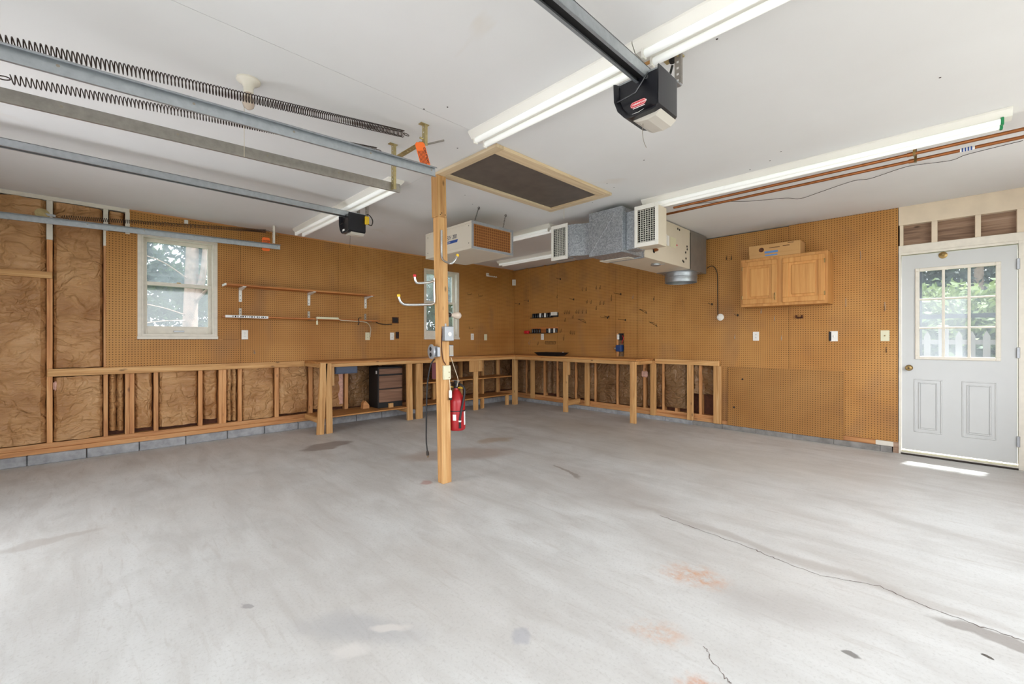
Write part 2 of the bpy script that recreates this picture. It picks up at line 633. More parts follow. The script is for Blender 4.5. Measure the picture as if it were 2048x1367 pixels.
REDP = plain('extinguisher_red', srgb(166, 26, 32), 0.32)
YELLOW = plain('yellow_vinyl', srgb(232, 190, 40), 0.45)
REDCAP = plain('red_vinyl', srgb(206, 34, 44), 0.45)
ORANGE = plain('orange_tag', srgb(255, 118, 40), 0.5)
INK = plain('black_ink', srgb(30, 22, 20), 0.6)
REDINK = plain('red_badge', srgb(206, 44, 58), 0.4)
WHITEINK = plain('white_ink', srgb(240, 238, 236), 0.5)
BLUEINK = plain('blue_ink', srgb(48, 78, 150), 0.5)
NAVYINK = plain('navy_ink', srgb(46, 46, 84), 0.5)
BEIGECAB = plain('beige_cabinet_enamel', srgb(218, 206, 186), 0.45, var=0.03, scale=5)
CLEANER = plain('cream_cabinet_enamel', srgb(222, 212, 196), 0.45, var=0.02, scale=5)
COPPER = plain('copper_pipe', srgb(156, 98, 58), 0.35, metal=0.85, var=0.2, scale=20)
CARD = plain('corrugated_cardboard', srgb(196, 150, 96), 0.8, var=0.06, scale=6)
BLUETAPE = plain('blue_tape', srgb(92, 138, 196), 0.6)
BLUEBOX = plain('blue_plastic_box', srgb(28, 62, 118), 0.4)
STEELBLUE = plain('blue_grey_steel', srgb(74, 84, 104), 0.45, metal=0.2, var=0.06)
MAROON = plain('maroon_panel', srgb(128, 72, 78), 0.7)
DARKBROWN = plain('rusty_brown', srgb(84, 44, 22), 0.8, var=0.3)
LENS = plain('frosted_lens', srgb(226, 218, 206), 0.4)
LENS.node_tree.nodes['Principled BSDF'].inputs['Transmission Weight'].default_value = 0.25
RUBBER = plain('black_rubber', srgb(30, 30, 32), 0.55)
GREYCORD = plain('grey_cord', srgb(92, 84, 80), 0.6)
BONE = plain('pale_cord', srgb(212, 200, 176), 0.6)
BARK = plain('cedar_bark', srgb(156, 130, 114), 0.9, var=0.3, bump=0.8, scale=9)
PICKET = plain('weathered_picket', srgb(152, 142, 136), 0.8, var=0.1, scale=7)
PORCH = plain('dark_blue_steel', srgb(34, 38, 54), 0.5)
BULBG = plain('frosted_bulb', srgb(206, 188, 172), 0.12)  # brownish tint paints in what the bulb reflects


def make_filter():
    k = N('pleated_filter')
    p = k.pos()
    sep = k.n('ShaderNodeSeparateXYZ', Vector=p)

    def line(a, pitch, w):
        fr = k.math('ABSOLUTE', k.math('SUBTRACT', k.math('FRACT', k.math('MULTIPLY', k.math('ADD', a, 9.0), 1 / pitch)), 0.5))
        return k.n('ShaderNodeMapRange', Value=fr, i1=w, i2=0.0).outputs[0]
    g = k.math('MAXIMUM', line(sep.outputs[1], 0.030, 0.2), line(sep.outputs[2], 0.028, 0.2))
    k.base(k.mix(g, srgb(120, 70, 30), srgb(168, 112, 58)))
    k.rough(0.9)
    return k.m


FILTER = make_filter()


def make_glass(name, haze, hcol=(0.75, 0.8, 0.86)):
    k = N(name)
    k.t.nodes.remove(k.b)
    tr = k.n('ShaderNodeBsdfTransparent', Color=(0.66, 0.69, 0.70, 1))
    gl = k.n('ShaderNodeBsdfGlossy', Roughness=0.04)
    df = k.n('ShaderNodeBsdfTranslucent', Color=c4(hcol))
    nz = k.n('ShaderNodeMapRange', Value=k.noise(k.pos(), 3.0, 5), i1=0.25, i2=0.75, i3=haze * 0.4, i4=haze * 1.6).outputs[0]
    m1 = k.n('ShaderNodeMixShader', Fac=nz)
    k.link(tr.outputs[0], m1.inputs[1])
    k.link(df.outputs[0], m1.inputs[2])
    m2 = k.n('ShaderNodeMixShader', Fac=0.06)
    k.link(m1.outputs[0], m2.inputs[1])
    k.link(gl.outputs[0], m2.inputs[2])
    k.link(m2.outputs[0], k.out.inputs['Surface'])
    return k.m


GLASS = make_glass('dusty_glass', 0.05)
GLASSD = make_glass('hazy_glass', 0.13)


def make_leaf(name, a, b):
    k = N(name)
    rnd = k.noise(k.pos(), 3.0, 2)
    c = k.ramp(rnd, (0.3, a), (0.7, b))
    k.base(c)
    k.rough(0.6)
    tl = k.n('ShaderNodeBsdfTranslucent', Color=c)
    mx = k.n('ShaderNodeMixShader', Fac=0.35)
    k.link(k.b.outputs[0], mx.inputs[1])
    k.link(tl.outputs[0], mx.inputs[2])
    k.link(mx.outputs[0], k.out.inputs['Surface'])
    return k.m


LEAF_DARK = make_leaf('cedar_needles', srgb(44, 56, 54), srgb(80, 94, 84))
LEAF_MID = make_leaf('hedge_leaves', srgb(48, 66, 46), srgb(96, 114, 76))
LEAF_LIGHT = make_leaf('sunlit_leaves', srgb(84, 104, 54), srgb(140, 152, 92))
GRASS = plain('lawn', srgb(58, 72, 40), 0.9, var=0.3, scale=6)
DRIVE = plain('driveway_concrete', srgb(176, 176, 178), 0.9, var=0.1, scale=4)
BOUNCE_DIM = plain('dim_bounce_ground', srgb(98, 96, 93), 0.9, var=0.15, scale=4)  # dark tone chosen to hold down light bounced onto the ceiling
SIDING = plain('house_siding', srgb(206, 200, 190), 0.7, var=0.03)

# ================================================================ THE SETTING
WIN1 = (-5.744, -5.016, 1.212, 2.362)
WIN2 = (-2.119, -1.387, 1.212, 2.395)
DOOR = (5.79, 6.63, 0.0, 2.10)

floor = struct(G().box(-0.14, XS + 0.1, YF - 0.1, 0.14, -0.12, 0.0).build('floor', FLOORM))
# the long crack across the slab and two hairlines, cut as thin jagged ribbons
def crack(pts, w, name='crack'):
    g = G()
    P = []
    for a, b in zip(pts[:-1], pts[1:]):
        for j in range(10):
            t = j / 10
            q = a.lerp(b, t)
            q.y += random.uniform(-0.009, 0.009)
            P.append(q)
    P.append(pts[-1])
    for i in range(len(P) - 1):
        a, b = P[i], P[i + 1]
        n = Vector((-(b - a).y, (b - a).x, 0)).normalized() * w * random.uniform(0.5, 1.3)
        g.add([a - n + Vector((0, 0, 0.0008)), b - n + Vector((0, 0, 0.0008)), b + n + Vector((0, 0, 0.0008)), a + n + Vector((0, 0, 0.0008))], [(0, 1, 2, 3)])
    return g.build(name, CRACKM, floor)


CRACKM = plain('crack_dirt', srgb(104, 90, 84), 0.9)
crack([oZ(x, y) for x, y in ((1320, 1030), (1404, 1060), (1512, 1100), (1560, 1120), (1640, 1150), (1760, 1172), (1850, 1212), (1960, 1252), (2048, 1280))] + [Vector((7.2, -3.6, 0))], 0.0022)
crack([oZ(x, y) for x, y in ((1408, 1290), (1420, 1315), (1450, 1355), (1462, 1367))], 0.0012)

ceiling = struct(G().box(-0.14, XS + 0.1, YF - 0.1, 0.14, HC + 0.013, HC + 0.10).build('ceiling', TRIMBEIGE))
SX, SY = 3.925, -4.065
for r in ((0 - 0.1, SX - 0.0015, YF, SY - 0.0015), (SX + 0.0015, XS, YF, SY - 0.0015), (-0.1, XS, SY + 0.0015, 0.1)):
    bx('drywall_sheet', DRYWALL, ceiling, r[0], r[1], r[2], r[3], HC, HC + 0.013)
nail = None
for px, py in ((848, 218), (895, 214), (1288, 320), (1214, 367), (1228, 375), (1500, 339), (1540, 321), (1562, 303), (930, 390), (945, 408), (1185, 405), (1880, 155), (1434, 78), (915, 296)):
    c = oZ(px, py, HC)
    if nail is None:
        nail = G().lathe([(0.0055, 0), (0.005, -0.0012)], c, n=8).build('nail_head', DARKWIRE, ceiling, loc=c)
    else:
        k = nail.copy()
        COL.objects.link(k)
        k.location = c

# ---- wall helpers: side 'L' is the window wall (face X = 0), side 'D' the door wall (face Y = 0); d > 0 comes into the room
def P3(side, u, d, z):
    return (d, u, z) if side == 'L' else (u, -d, z)


def wb(side, name, m, u0, u1, d0, d1, z0, z1, parent=None, bevel=0.0):
    a, b = P3(side, u0, d0, z0), P3(side, u1, d1, z1)
    return G().box(a[0], b[0], a[1], b[1], a[2], b[2]).build(name, m, parent or (WL if side == 'L' else WR), bevel=bevel)


WL = struct(G().panel(0, -0.14, -0.11, (YF, 0.14, -0.1, 2.75), [WIN1, WIN2]).build('wall_left', DARKBROWN))
WR = struct(G().panel(1, 0.11, 0.14, (-0.14, XS + 0.1, -0.1, 2.75), [DOOR]).build('wall_right', DARKBROWN))
wall_front = struct(G().panel(1, YF - 0.1, YF, (-0.14, XS + 0.1, -0.1, 2.75), [(b0, b1, -0.05, 2.14) for b0, b1 in LIGHT_BAYS]).build('wall_front', DRYWALL))
wall_side = struct(G().panel(0, XS, XS + 0.1, (YF, 0.14, -0.1, 2.75), [SIDE_LIGHT_GAP]).build('wall_side', DRYWALL))


def batt(side, u0, u1, z0, z1, style='flat', seed=0, m=None, dmax=0.0):
    nu, nz = 16, 36
    g = G()
    vs = []
    for j in range(nz + 1):
        v = j / nz
        for i in range(nu + 1):
            u = i / nu
            x, z = u0 + (u1 - u0) * u, z0 + (z1 - z0) * v
            q = Vector((x * 3 + seed * 7.3, z * 3, seed))
            e = min(1.0, min(u, 1 - u) * (u1 - u0) / 0.03)
            d = -0.05 + 0.042 * math.sqrt(max(0, e)) + dmax
            if style == 'flat':
                d += 0.012 * noise.noise(Vector((x * 4 + seed, z * 12, seed * 3.1))) + 0.014 * noise.noise(q * 2.4) + 0.006 * noise.noise(q * 7)
                fold = noise.noise(Vector((x * 1.6 + seed * 2, z * 7.0, 4.0)))
                d += 0.014 * max(0, 0.25 - abs(fold)) * 3
            elif style == 'roll':
                w_ = u + 0.10 * noise.noise(Vector((seed, z * 5.0, 1.0)))
                d = -0.085 + dmax + 0.078 * abs(math.sin(w_ * math.pi * 2)) ** 0.6 + 0.016 * noise.noise(Vector((x * 6, z * 11 + seed, seed)))
            elif style == 'crumple':
                d += 0.048 * noise.turbulence(Vector((x * 6 + seed, z * 5, seed)), 3, False) - 0.034
            if z > 0.9 and not (side == 'L' and u1 < -5.99):
                d = min(d, -0.012)
            if style != 'roll':
                x += 0.006 * noise.noise(Vector((z * 6, seed, u * 2)))
            vs.append(P3(side, x, d, z + (0.012 * noise.noise(Vector((x * 9, seed * 2.0, v))) if j in (0, nz) else 0)))
    n = nu + 1
    g.add(vs, [(j * n + i, j * n + i + 1, (j + 1) * n + i + 1, (j + 1) * n + i) for j in range(nz) for i in range(nu)])
    # paper edge turned back to the sheathing
    back = [P3(side, u0, -0.10, z0), P3(side, u1, -0.10, z0), P3(side, u1, -0.10, z1), P3(side, u0, -0.10, z1)]
    c = [0, nu, nz * n + nu, nz * n]
    b0 = len(g.v)
    g.v += back
    for a in range(4):
        g.f.append((c[a], c[(a + 1) % 4], b0 + (a + 1) % 4, b0 + a))
    return g.build('insulation_batt', m or KRAFT, WL if side == 'L' else WR, smooth=True)


# ---------------------------------------------------------------- window wall
def yL(px): return oX(px, 700)[1]
def zL(px, py, d=0.0): return oX(px, py, d)[2]


ZS = (0.095, 0.142, 0.19)
for z0, z1, nm in ((ZS[0], ZS[1], 'sill_plate'), (ZS[1], ZS[2], 'sole_plate')):
    wb('L', nm, FRAME[1], YF, 0.0, -0.10, -0.014 if nm == 'sole_plate' else 0.004, z0, z1, bevel=0.002)
y = YF
i = 0
while y < 0.0:
    y1 = min(y + 0.405, 0.03)
    wb('L', 'curb_block', BLOCK, y + 0.003, y1 - 0.003, -0.13, 0.028 + 0.004 * ((i * 7) % 3), 0.0, ZS[0], bevel=0.006)
    y, i = y + 0.405, i + 1
wb('L', 'top_plate', WHITEP, YF, yL(259), -0.10, 0.002, 2.562, HC)
wb('L', 'top_plate', FRAME[1], yL(259), 0.0, -0.10, -0.008, 2.52, HC)
# studs: (left px, right px, z0, z1)
for a, b, z0, z1 in ((93, 105, ZS[2], 2.18), (207, 216, ZS[2], 2.18), (250, 259.5, ZS[2], 2.56), (259.8, 269, ZS[2], 1.21), (308, 317, ZS[2], 1.20), (397, 405.5, ZS[2], 1.20),
                     (438, 445.6, ZS[2], 2.56), (446, 453, ZS[2], 1.2), (476.5, 484, ZS[2], 2.56), (550, 558, ZS[2], 2.56), (618, 626, ZS[2], 2.56), (690, 697, ZS[2], 2.56),
                     (758, 764, ZS[2], 2.56), (818, 824, ZS[2], 1.2), (868, 873, ZS[2], 1.2), (921, 926, ZS[2], 2.56), (960, 964, ZS[2], 1.2), (997, 1001, ZS[2], 1.2)):
    wb('L', 'stud', FRAME[2], yL(a), yL(b), -0.10, -0.008, z0, z1, bevel=0.002)
for a, b in ((93, 105), (207, 216)):
    wb('L', 'painted_stud_top', WHITEP, yL(a) - 0.001, yL(b) + 0.001, -0.10, -0.006, 2.18, 2.562)
wb('L', 'painted_stud_top', WHITEP, yL(250.5), yL(259.5), -0.09, 0.001, 2.33, 2.562)
wb('L', 'stud', FRAME[2], -7.02, -6.98, -0.10, -0.008, ZS[2], 2.56)
# horizontal blocking between the first two bays
wb('L', 'blocking', PINE[1], -6.98, yL(105) + 0.0, -0.05, 0.028, zL(60, 554), zL(60, 541), bevel=0.002)
# insulation
for a, b, z0, z1, st, sd in ((105.5, 206.5, 0.92, 2.555, 'flat', 2), (105.5, 206.5, 0.20, 0.83, 'flat', 3), (217, 249.5, 0.235, 0.86, 'roll', 4), (217, 249.5, 0.95, 2.55, 'flat', 5),
                             (269.5, 307, 0.235, 0.86, 'crumple', 6), (318, 396.5, 0.225, 0.62, 'flat', 7), (318, 396.5, 0.60, 0.88, 'flat', 8), (406, 437.5, 0.255, 0.88, 'crumple', 9),
                             (453.5, 476, 0.21, 0.88, 'roll', 10), (484.5, 549.5, 0.20, 0.88, 'flat', 11), (558.5, 617.5, 0.22, 0.88, 'flat', 12), (626.5, 689.5, 0.24, 0.88, 'flat', 13),
                             (697.5, 757.5, 0.21, 0.88, 'crumple', 14), (764.5, 817.5, 0.22, 0.88, 'flat', 15), (824.5, 867.5, 0.22, 0.88, 'flat', 16), (873.5, 920.5, 0.25, 0.88, 'crumple', 17),
                             (926.5, 959.5, 0.22, 0.88, 'flat', 18), (964.5, 996.5, 0.22, 0.88, 'flat', 19), (1001.5, 1026, 0.22, 0.88, 'crumple', 20)):
    batt('L', yL(a) + 0.004, yL(b) - 0.004, z0, z1, st, sd, m=KRAFT_SHADED if a > 690 else None)
batt('L', -6.975, yL(92.5) - 0.004, 0.20, 2.555, 'flat', 1)
batt('L', -7.33, -7.025, 0.20, 2.555, 'flat', 21)
# torn pink fibreglass showing at a corner of one batt and beside the bench
wb('L', 'torn_fibreglass', PINK, yL(106), yL(116), -0.03, -0.004, 0.70, 0.79, bevel=0.02)
wb('L', 'torn_fibreglass', PINK, yL(677), yL(687), -0.03, 0.010, 0.26, 0.80, bevel=0.02)
# ledge rail, thin ply strip behind it
wb('L', 'ledge_rail', PINE[1], yL(95), -4.028, -0.004, 0.036, 0.840, 0.914, bevel=0.003)
# pegboard sheets
def sheet(side, rect, holes=(), m=None, name='pegboard_sheet'):
    g = G()
    if side == 'L':
        g.panel(0, -0.0065, 0.0, rect, holes)
    else:
        g.panel(1, 0.0, 0.0065, rect, holes)
    return g.build(name, m or (PEG_Y if side == 'L' else PEG_X), WL if side == 'L' else WR)


YA, YB, YC, YD, YE = yL(212), -4.777, -3.562, -2.148, yL(918.7)
ZP = 0.905
sheet('L', (YA, YB - 0.0015, 1.2035, 2.585), [WIN1, (YA, yL(250), 2.335, 2.585)])
sheet('L', (YA, YB - 0.0015, ZP + 0.01, 1.2015), [WIN1])
sheet('L', (YB + 0.0015, YC - 0.0015, ZP, 2.585))
sheet('L', (YC + 0.0015, YD - 0.0015, ZP, 2.585))
sheet('L', (YD + 0.0015, YE - 0.001, ZP, 2.585), [WIN2])
sheet('L', (YE + 0.001, -0.0015, ZP, 2.585))

# ---------------------------------------------------------------- windows
def make_window(name, w, n):
    y0, y1, z0, z1 = w
    ro = struct(G().panel(0, -0.135, 0.006, (y0, y1, z0 + 0.03, z1), [(y0 + 0.035, y1 - 0.035, z0 + 0.055, z1 - 0.03)]).build(name, WHITEP, bevel=0.002))
    zm = (z0 + z1) / 2 + 0.04
    for k, (a, b, d) in enumerate(((z0 + 0.055, zm + 0.02, -0.055), (zm - 0.02, z1 - 0.03, -0.09))):
        s = G().panel(0, d - 0.028, d, (y0 + 0.036, y1 - 0.036, a, b), [(y0 + 0.085, y1 - 0.085, a + (0.085 if k == 0 else 0.035), b - 0.04)]).build('sash', WHITEP, ro, bevel=0.002)
        bx('pane', GLASS if k == 0 else GLASSD, s, d - 0.016, d - 0.012, y0 + 0.08, y1 - 0.08, a + 0.03, b - 0.035)
    # sill board, stool lip, sash pull, side stops
    bx('window_sill', WHITEP, ro, -0.13, 0.022, y0 - 0.004, y1 + 0.004, z0 - 0.006, z0 + 0.03, bevel=0.004)
    for yy in (y0 + 0.035, y1 - 0.050):
        bx('stop', WHITEP, ro, -0.05, 0.0, yy, yy + 0.015, z0 + 0.05, z1 - 0.03)
    c = (y0 + y1) / 2
    bx('sash_pull', GREYMET, ro, -0.056, -0.046, c - 0.05, c + 0.05, z0 + 0.075, z0 + 0.092, bevel=0.003)
    bx('catch', BRASS, ro, -0.09, -0.05, c - 0.02, c + 0.02, zm + 0.018, zm + 0.03, bevel=0.003)
    return ro


make_window('window_1', WIN1, 1)
make_window('window_2', WIN2, 2)

# ---------------------------------------------------------------- door wall
def xD(px): return oY(px, 700)[0]


ZR = (0.062, 0.112)
x, i = -0.03, 0
while x < 5.70:
    x1 = min(x + 0.405, 5.735)
    wb('D', 'curb_block', BLOCKD if i > 8 else BLOCK, max(x, 0.03) + 0.001, x1 - 0.001, -0.13, 0.036 + 0.002 * ((i * 5) % 3), 0.0, ZR[0], bevel=0.003)
    x, i = x + 0.405, i + 1
wb('D', 'sill_plate', FRAME[0], 0.0, 5.60, -0.10, 0.012, ZR[0], ZR[1], bevel=0.002)
wb('D', 'painted_plate_end', WHITEP, 5.60, 5.745, -0.10, 0.012, ZR[0], ZR[1], bevel=0.002)
wb('D', 'sole_plate', FRAME[0], 0.0, 3.99, -0.10, -0.010, ZR[1], ZR[1] + 0.04)
wb('D', 'jamb_foot', PLY, 5.742, 5.787, -0.10, 0.004, 0.0, 0.115)
for px in (1052, 1088, 1114, 1151, 1190, 1234, 1288, 1326, 1352, 1400):
    u = xD(px)
    wb('D', 'stud', FRAME[2], u - 0.019, u + 0.019, -0.10, -0.008, ZR[1] + 0.04, 2.6, bevel=0.002)
us = [0.0] + [xD(p) for p in (1052, 1088, 1114, 1151, 1190, 1234, 1288, 1326)]
for k in range(len(us) - 1):
    batt('D', us[k] + 0.024, us[k + 1] - 0.024, 0.17 + 0.02 * (k % 3), 0.88, ('flat', 'flat', 'roll', 'flat', 'flat', 'flat', 'flat', 'crumple')[k], 30 + k, m=KRAFT_SHADED, dmax=0.006)
batt('D', xD(1197), xD(1230), 0.17, 0.46, 'flat', 50, m=KRAFT_SHADED, dmax=0.03)            # slumped flap
batt('D', xD(1326) + 0.024, xD(1374) - 0.004, 0.21, 0.86, 'flat', 44, m=KRAFT_SHADED, dmax=0.02)
batt('D', xD(1384), xD(1429), 0.44, 0.86, 'crumple', 45, m=KRAFT_SHADED, dmax=0.03)
batt('D', 2.355, 2.62, 0.9, 1.36, 'crumple', 46, m=KRAFT_SHADED)
wb('D', 'torn_fibreglass', PINK, xD(1282), xD(1295), -0.03, 0.006, 0.62, 0.72, bevel=0.03)
CUT = (2.362, 2.502, 0.93, 1.305)
for r, h in (((0.0015, 1.1275, ZP, 2.585), ()), ((1.1305, 2.3445, ZP, 2.588), ()), ((2.3475, 2.7455, ZP, 2.588), (CUT,)), ((2.7505, 4.7825, 0.115, 2.588), ((2.7505, 3.975, 0.115, 0.885),)),
             ((4.7855, 5.782, 0.115, 2.598), ())):
    sheet('D', r, h)
sheet('D', (6.66, XS - 0.002, 0.115, 2.598))
# header and little framed bays over the door
TH = WR
bx('header_board', CREAMP, TH, 5.786, 6.75, -0.004, 0.10, 2.405, HC, bevel=0.002)
bx('lower_header', WHITEP, TH, 5.786, 6.75, -0.006, 0.10, 2.112, 2.190, bevel=0.002)
bx('plywood_backing', PLY, TH, 5.79, 6.75, 0.07, 0.09, 2.19, 2.405)
for a, b in ((5.795, 5.823), (6.036, 6.080), (6.339, 6.378), (6.603, 6.66)):
    bx('cripple_stud', CREAMP, TH, a, b, -0.002, 0.07, 2.19, 2.405, bevel=0.002)

# ---------------------------------------------------------------- door
door = struct(G().panel(1, -0.014, 0.13, (5.787, 6.648, 0.0, 2.112), [(5.8065, 6.612, 0.035, 2.088)]).build('door_1', WHITEP, bevel=0.002))
LT = (5.914, 6.506, 0.998, 1.936)                                            # light surround, outer edge
GL = (5.944, 6.478, 1.028, 1.906)
slab = G().panel(1, 0.002, 0.046, (5.811, 6.607, 0.052, 2.080), [GL]).build('door_slab', DOORW, door)
g = G().panel(1, -0.012, 0.004, LT, [(LT[0] + 0.034, LT[1] - 0.034, LT[2] + 0.034, LT[3] - 0.034)])
sur = g.build('light_surround', WHITEP, slab, bevel=0.004)
gx = [GL[0] + (GL[1] - GL[0]) * t / 3 for t in range(4)]
gz = [GL[2] + (GL[3] - GL[2]) * t / 3 for t in range(4)]
for k in (1, 2):
    bx('muntin', WHITEP, slab, gx[k] - 0.011, gx[k] + 0.011, -0.008, 0.014, GL[2], GL[3], bevel=0.003)
    bx('muntin', WHITEP, slab, GL[0], GL[1], -0.007, 0.013, gz[k] - 0.009, gz[k] + 0.009, bevel=0.003)
for a in range(3):
    for b in range(3):
        bx('pane', GLASS, slab, gx[a] + 0.004, gx[a + 1] - 0.004, 0.018, 0.022, gz[b] + 0.004, gz[b + 1] - 0.004)
for a0, a1 in ((5.905, 6.115), (6.250, 6.480)):                              # two embossed lower panels
    z0, z1 = 0.245, 0.795
    for ins, d in ((0.0, 0.004), (0.034, 0.005)):
        g = G().panel(1, -d, 0.003, (a0 + ins, a1 - ins, z0 + ins, z1 - ins), [(a0 + ins + 0.012, a1 - ins - 0.012, z0 + ins + 0.012, z1 - ins - 0.012)])
        g.build('panel_moulding', DOORW, slab, bevel=0.003)
    bx('raised_field', DOORW, slab, a0 + 0.05, a1 - 0.05, -0.003, 0.003, z0 + 0.05, z1 - 0.05, bevel=0.002)
kc = (5.868, 0.0, 0.907)
kb = G().lathe([(0.031, 0.004), (0.031, -0.004), (0.026, -0.010), (0.013, -0.014), (0.012, -0.030), (0.024, -0.040), (0.029, -0.052), (0.024, -0.064), (0.008, -0.068)], kc, (0, 1, 0), 20).build('door_knob', BRASS, slab, smooth=True)
G().lathe([(0.008, -0.066), (0.007, -0.0705)], kc, (0, 1, 0), 10).build('knob_button', DARKWIRE, kb)
G().lathe([(0.033, 0.002), (0.033, -0.006), (0.012, -0.012), (0.010, -0.025)], oY(1886, 510, 0.0), (0, 1, 0), 18).build('hook_rosette', BRASS, slab, smooth=True)
for z in (0.26, 1.08, 1.90):
    bx('hinge', GREYMET, door, 6.600, 6.622, -0.018, -0.001, z - 0.05, z + 0.05, bevel=0.003)
bx('threshold', DARKWIRE, door, 5.807, 6.612, -0.03, 0.11, 0.0, 0.016)
bx('weather_strip', IVORY, door, 5.815, 6.605, -0.018, 0.0, 0.026, 0.042, bevel=0.004)

# ---------------------------------------------------------------- attic hatch in the ceiling
HX0, HX1, HY0, HY1 = 3.15, 3.91, -4.055, -2.565
hatch = G().box(HX0 + 0.06, HX1 - 0.06, HY0 + 0.06, HY1 - 0.06, HC - 0.004, HC + 0.006).build('attic_hatch', HATCH)
tag(hatch, 'pull-down attic hatch with dark panel and pale wooden trim frame', 'hatch')
for r, m_ in (((HX0, HX1, HY0, HY0 + 0.075), TRIMBEIGE), ((HX0, HX1, HY1 - 0.07, HY1), TRIMBEIGE), ((HX0, HX0 + 0.06, HY0 + 0.075, HY1 - 0.07), TRIMBEIGEY), ((HX1 - 0.10, HX1, HY0 + 0.075, HY1 - 0.07), TRIMBEIGEY)):
    bx('trim_board', m_, hatch, *r, HC - 0.026, HC - 0.0005, bevel=0.002)
G().tube([oZ(1128, 410, HC - 0.004), oZ(1128, 410, HC - 0.004) - Vector((0, 0, 0.14))], 0.0022, 6).build('pull_cord', BONE, hatch)

# ---------------------------------------------------------------- outside: ground, tree, hedge, fence
ground = struct(G().box(-40, 40, -40, 40, -0.35, -0.16).build('ground', GRASS))
bounce_ground = struct(G().box(XS + 0.1, 13.0, -9.0, 2.0, -0.16, -0.06).build('bounce_ground', BOUNCE_DIM))  # unseen ground added outside the side opening, darkness set for ceiling bounce
drive = struct(G().box(-1.0, 7.39, -26, YF - 0.1, -0.16, -0.06).build('driveway', DRIVE))


def leaf_cloud(n, fn, size, seed):
    rnd = random.Random(seed)
    vs, fs = [], []
    while len(fs) < n:
        p = fn(rnd)
        if p is None:
            continue
        a = Vector((rnd.uniform(-1, 1), rnd.uniform(-1, 1), rnd.uniform(-1, 1))).normalized()
        b = a.orthogonal().normalized()
        s = size * rnd.uniform(0.5, 1.3)
        i = len(vs)
        p = Vector(p)
        vs += [p - a * s, p + b * s * 0.45, p + a * s, p - b * s * 0.45]
        fs.append((i, i + 1, i + 2, i + 3))
    g = G()
    g.v, g.f = [tuple(v) for v in vs], fs
    return g


def tree(name, label, base, hgt, r0, crown, leaf, nleaf, lsize, seed, lean=(0, 0), branches=(), zmin=0.6, cat='tree', group=None):
    """trunk with boughs and a crown of leaf clumps; crown: list of (dx, dy, z, rx, ry, rz)"""
    t = thing(name, label, cat, (base[0], base[1], -0.16), group)
    rnd = random.Random(seed)
    P = [Vector((base[0] + lean[0] * s, base[1] + lean[1] * s, -0.2 + hgt * s)) for s in (0, 0.1, 0.25, 0.45, 0.7, 1)]
    G().tube(smooth_path(P, 5), [r0 * (1.25 - 0.8 * i / 25) for i in range(26)], 14).build('trunk', BARK, t, smooth=True)
    for b in branches:
        pts = smooth_path(b[0], 6)
        G().tube(pts, [b[1] * (1 - 0.75 * i / len(pts)) for i in range(len(pts))], 8).build('bough', BARK, t, smooth=True)
    clumps = []
    for c in crown:
        for _ in range(c[6] if len(c) > 6 else 40):
            while True:
                q = [rnd.uniform(-1, 1) for _ in range(3)]
                if sum(a * a for a in q) <= 1:
                    break
            clumps.append((base[0] + c[0] + q[0] * c[3], base[1] + c[1] + q[1] * c[4], max(zmin, c[2] + q[2] * c[5]), rnd.uniform(0.16, 0.34)))

    def fn(r):
        c = r.choice(clumps)
        return (c[0] + r.gauss(0, c[3] * 0.8), c[1] + r.gauss(0, c[3] * 0.8), c[2] + r.gauss(0, c[3] * 0.42))
    f = leaf_cloud(nleaf, fn, lsize, seed + 1).build('foliage', leaf, t)
    f['kind'] = 'stuff'
    return t


tb = oX(376, 660, -3.5)
tree('cedar_tree', 'broad cedar trunk forking outside the wide window', (-3.55, tb[1], 0), 6.5, 0.125, [(-1.3, -1.6, 2.6, 1.2, 1.5, 1.6, 34), (-0.9, 1.6, 2.6, 0.9, 1.0, 1.6, 40), (-1.6, 0, 3.8, 1.5, 2.0, 1.2, 40), (-1.8, 0.4, 0.9, 1.2, 2.6, 0.5, 40)],
     LEAF_DARK, 12000, 0.085, 3, lean=(0.0, 0.15),
     branches=[([(-3.55, tb[1] + 0.02, 1.75), (-3.5, tb[1] + 0.17, 2.15), (-3.45, tb[1] + 0.24, 2.7), (-3.5, tb[1] + 0.3, 4.4)], 0.085),
               ([(-3.5, tb[1] + 0.1, 1.9), (-3.2, tb[1] + 0.35, 2.2), (-3.0, tb[1] + 0.7, 2.35), (-2.9, tb[1] + 1.1, 2.4)], 0.03),
               ([(-3.5, tb[1] - 0.05, 1.65), (-3.1, tb[1] - 0.45, 1.75), (-3.0, tb[1] - 0.9, 1.8), (-3.0, tb[1] - 1.5, 1.7)], 0.012),
               ([(-3.5, tb[1], 1.55), (-3.2, tb[1] - 0.5, 1.5), (-3.0, tb[1] - 1.1, 1.35)], 0.012),
               ([(-3.5, tb[1], 2.3), (-3.1, tb[1] - 0.5, 2.55), (-2.8, tb[1] - 1.2, 2.6)], 0.012)])
tree('background_tree', 'pale leafy tree behind the window beside the wooden post', (-5.5, 2.2, 0), 6.0, 0.12, [(0.6, -0.3, 2.4, 1.8, 2.2, 2.2, 150), (0.6, -0.5, 0.7, 0.8, 2.4, 0.8, 70)], LEAF_MID, 20000, 0.085, 11)
tree('background_tree', 'grey-green tree in the haze far beyond the cedar', (-9.5, -3.4, 0), 8.0, 0.15, [(0, 0, 2.6, 2.0, 3.6, 2.6, 120), (0, 0, 0.7, 1.0, 4.5, 0.9, 110)], LEAF_MID, 20000, 0.12, 15)
tree('garden_tree', 'slim pale trunk with bluish foliage filling the door window', (6.55, 6.2, 0), 6.0, 0.09, [(0, 0.9, 2.8, 2.6, 1.0, 2.6, 240)], LEAF_DARK, 22000, 0.085, 21)
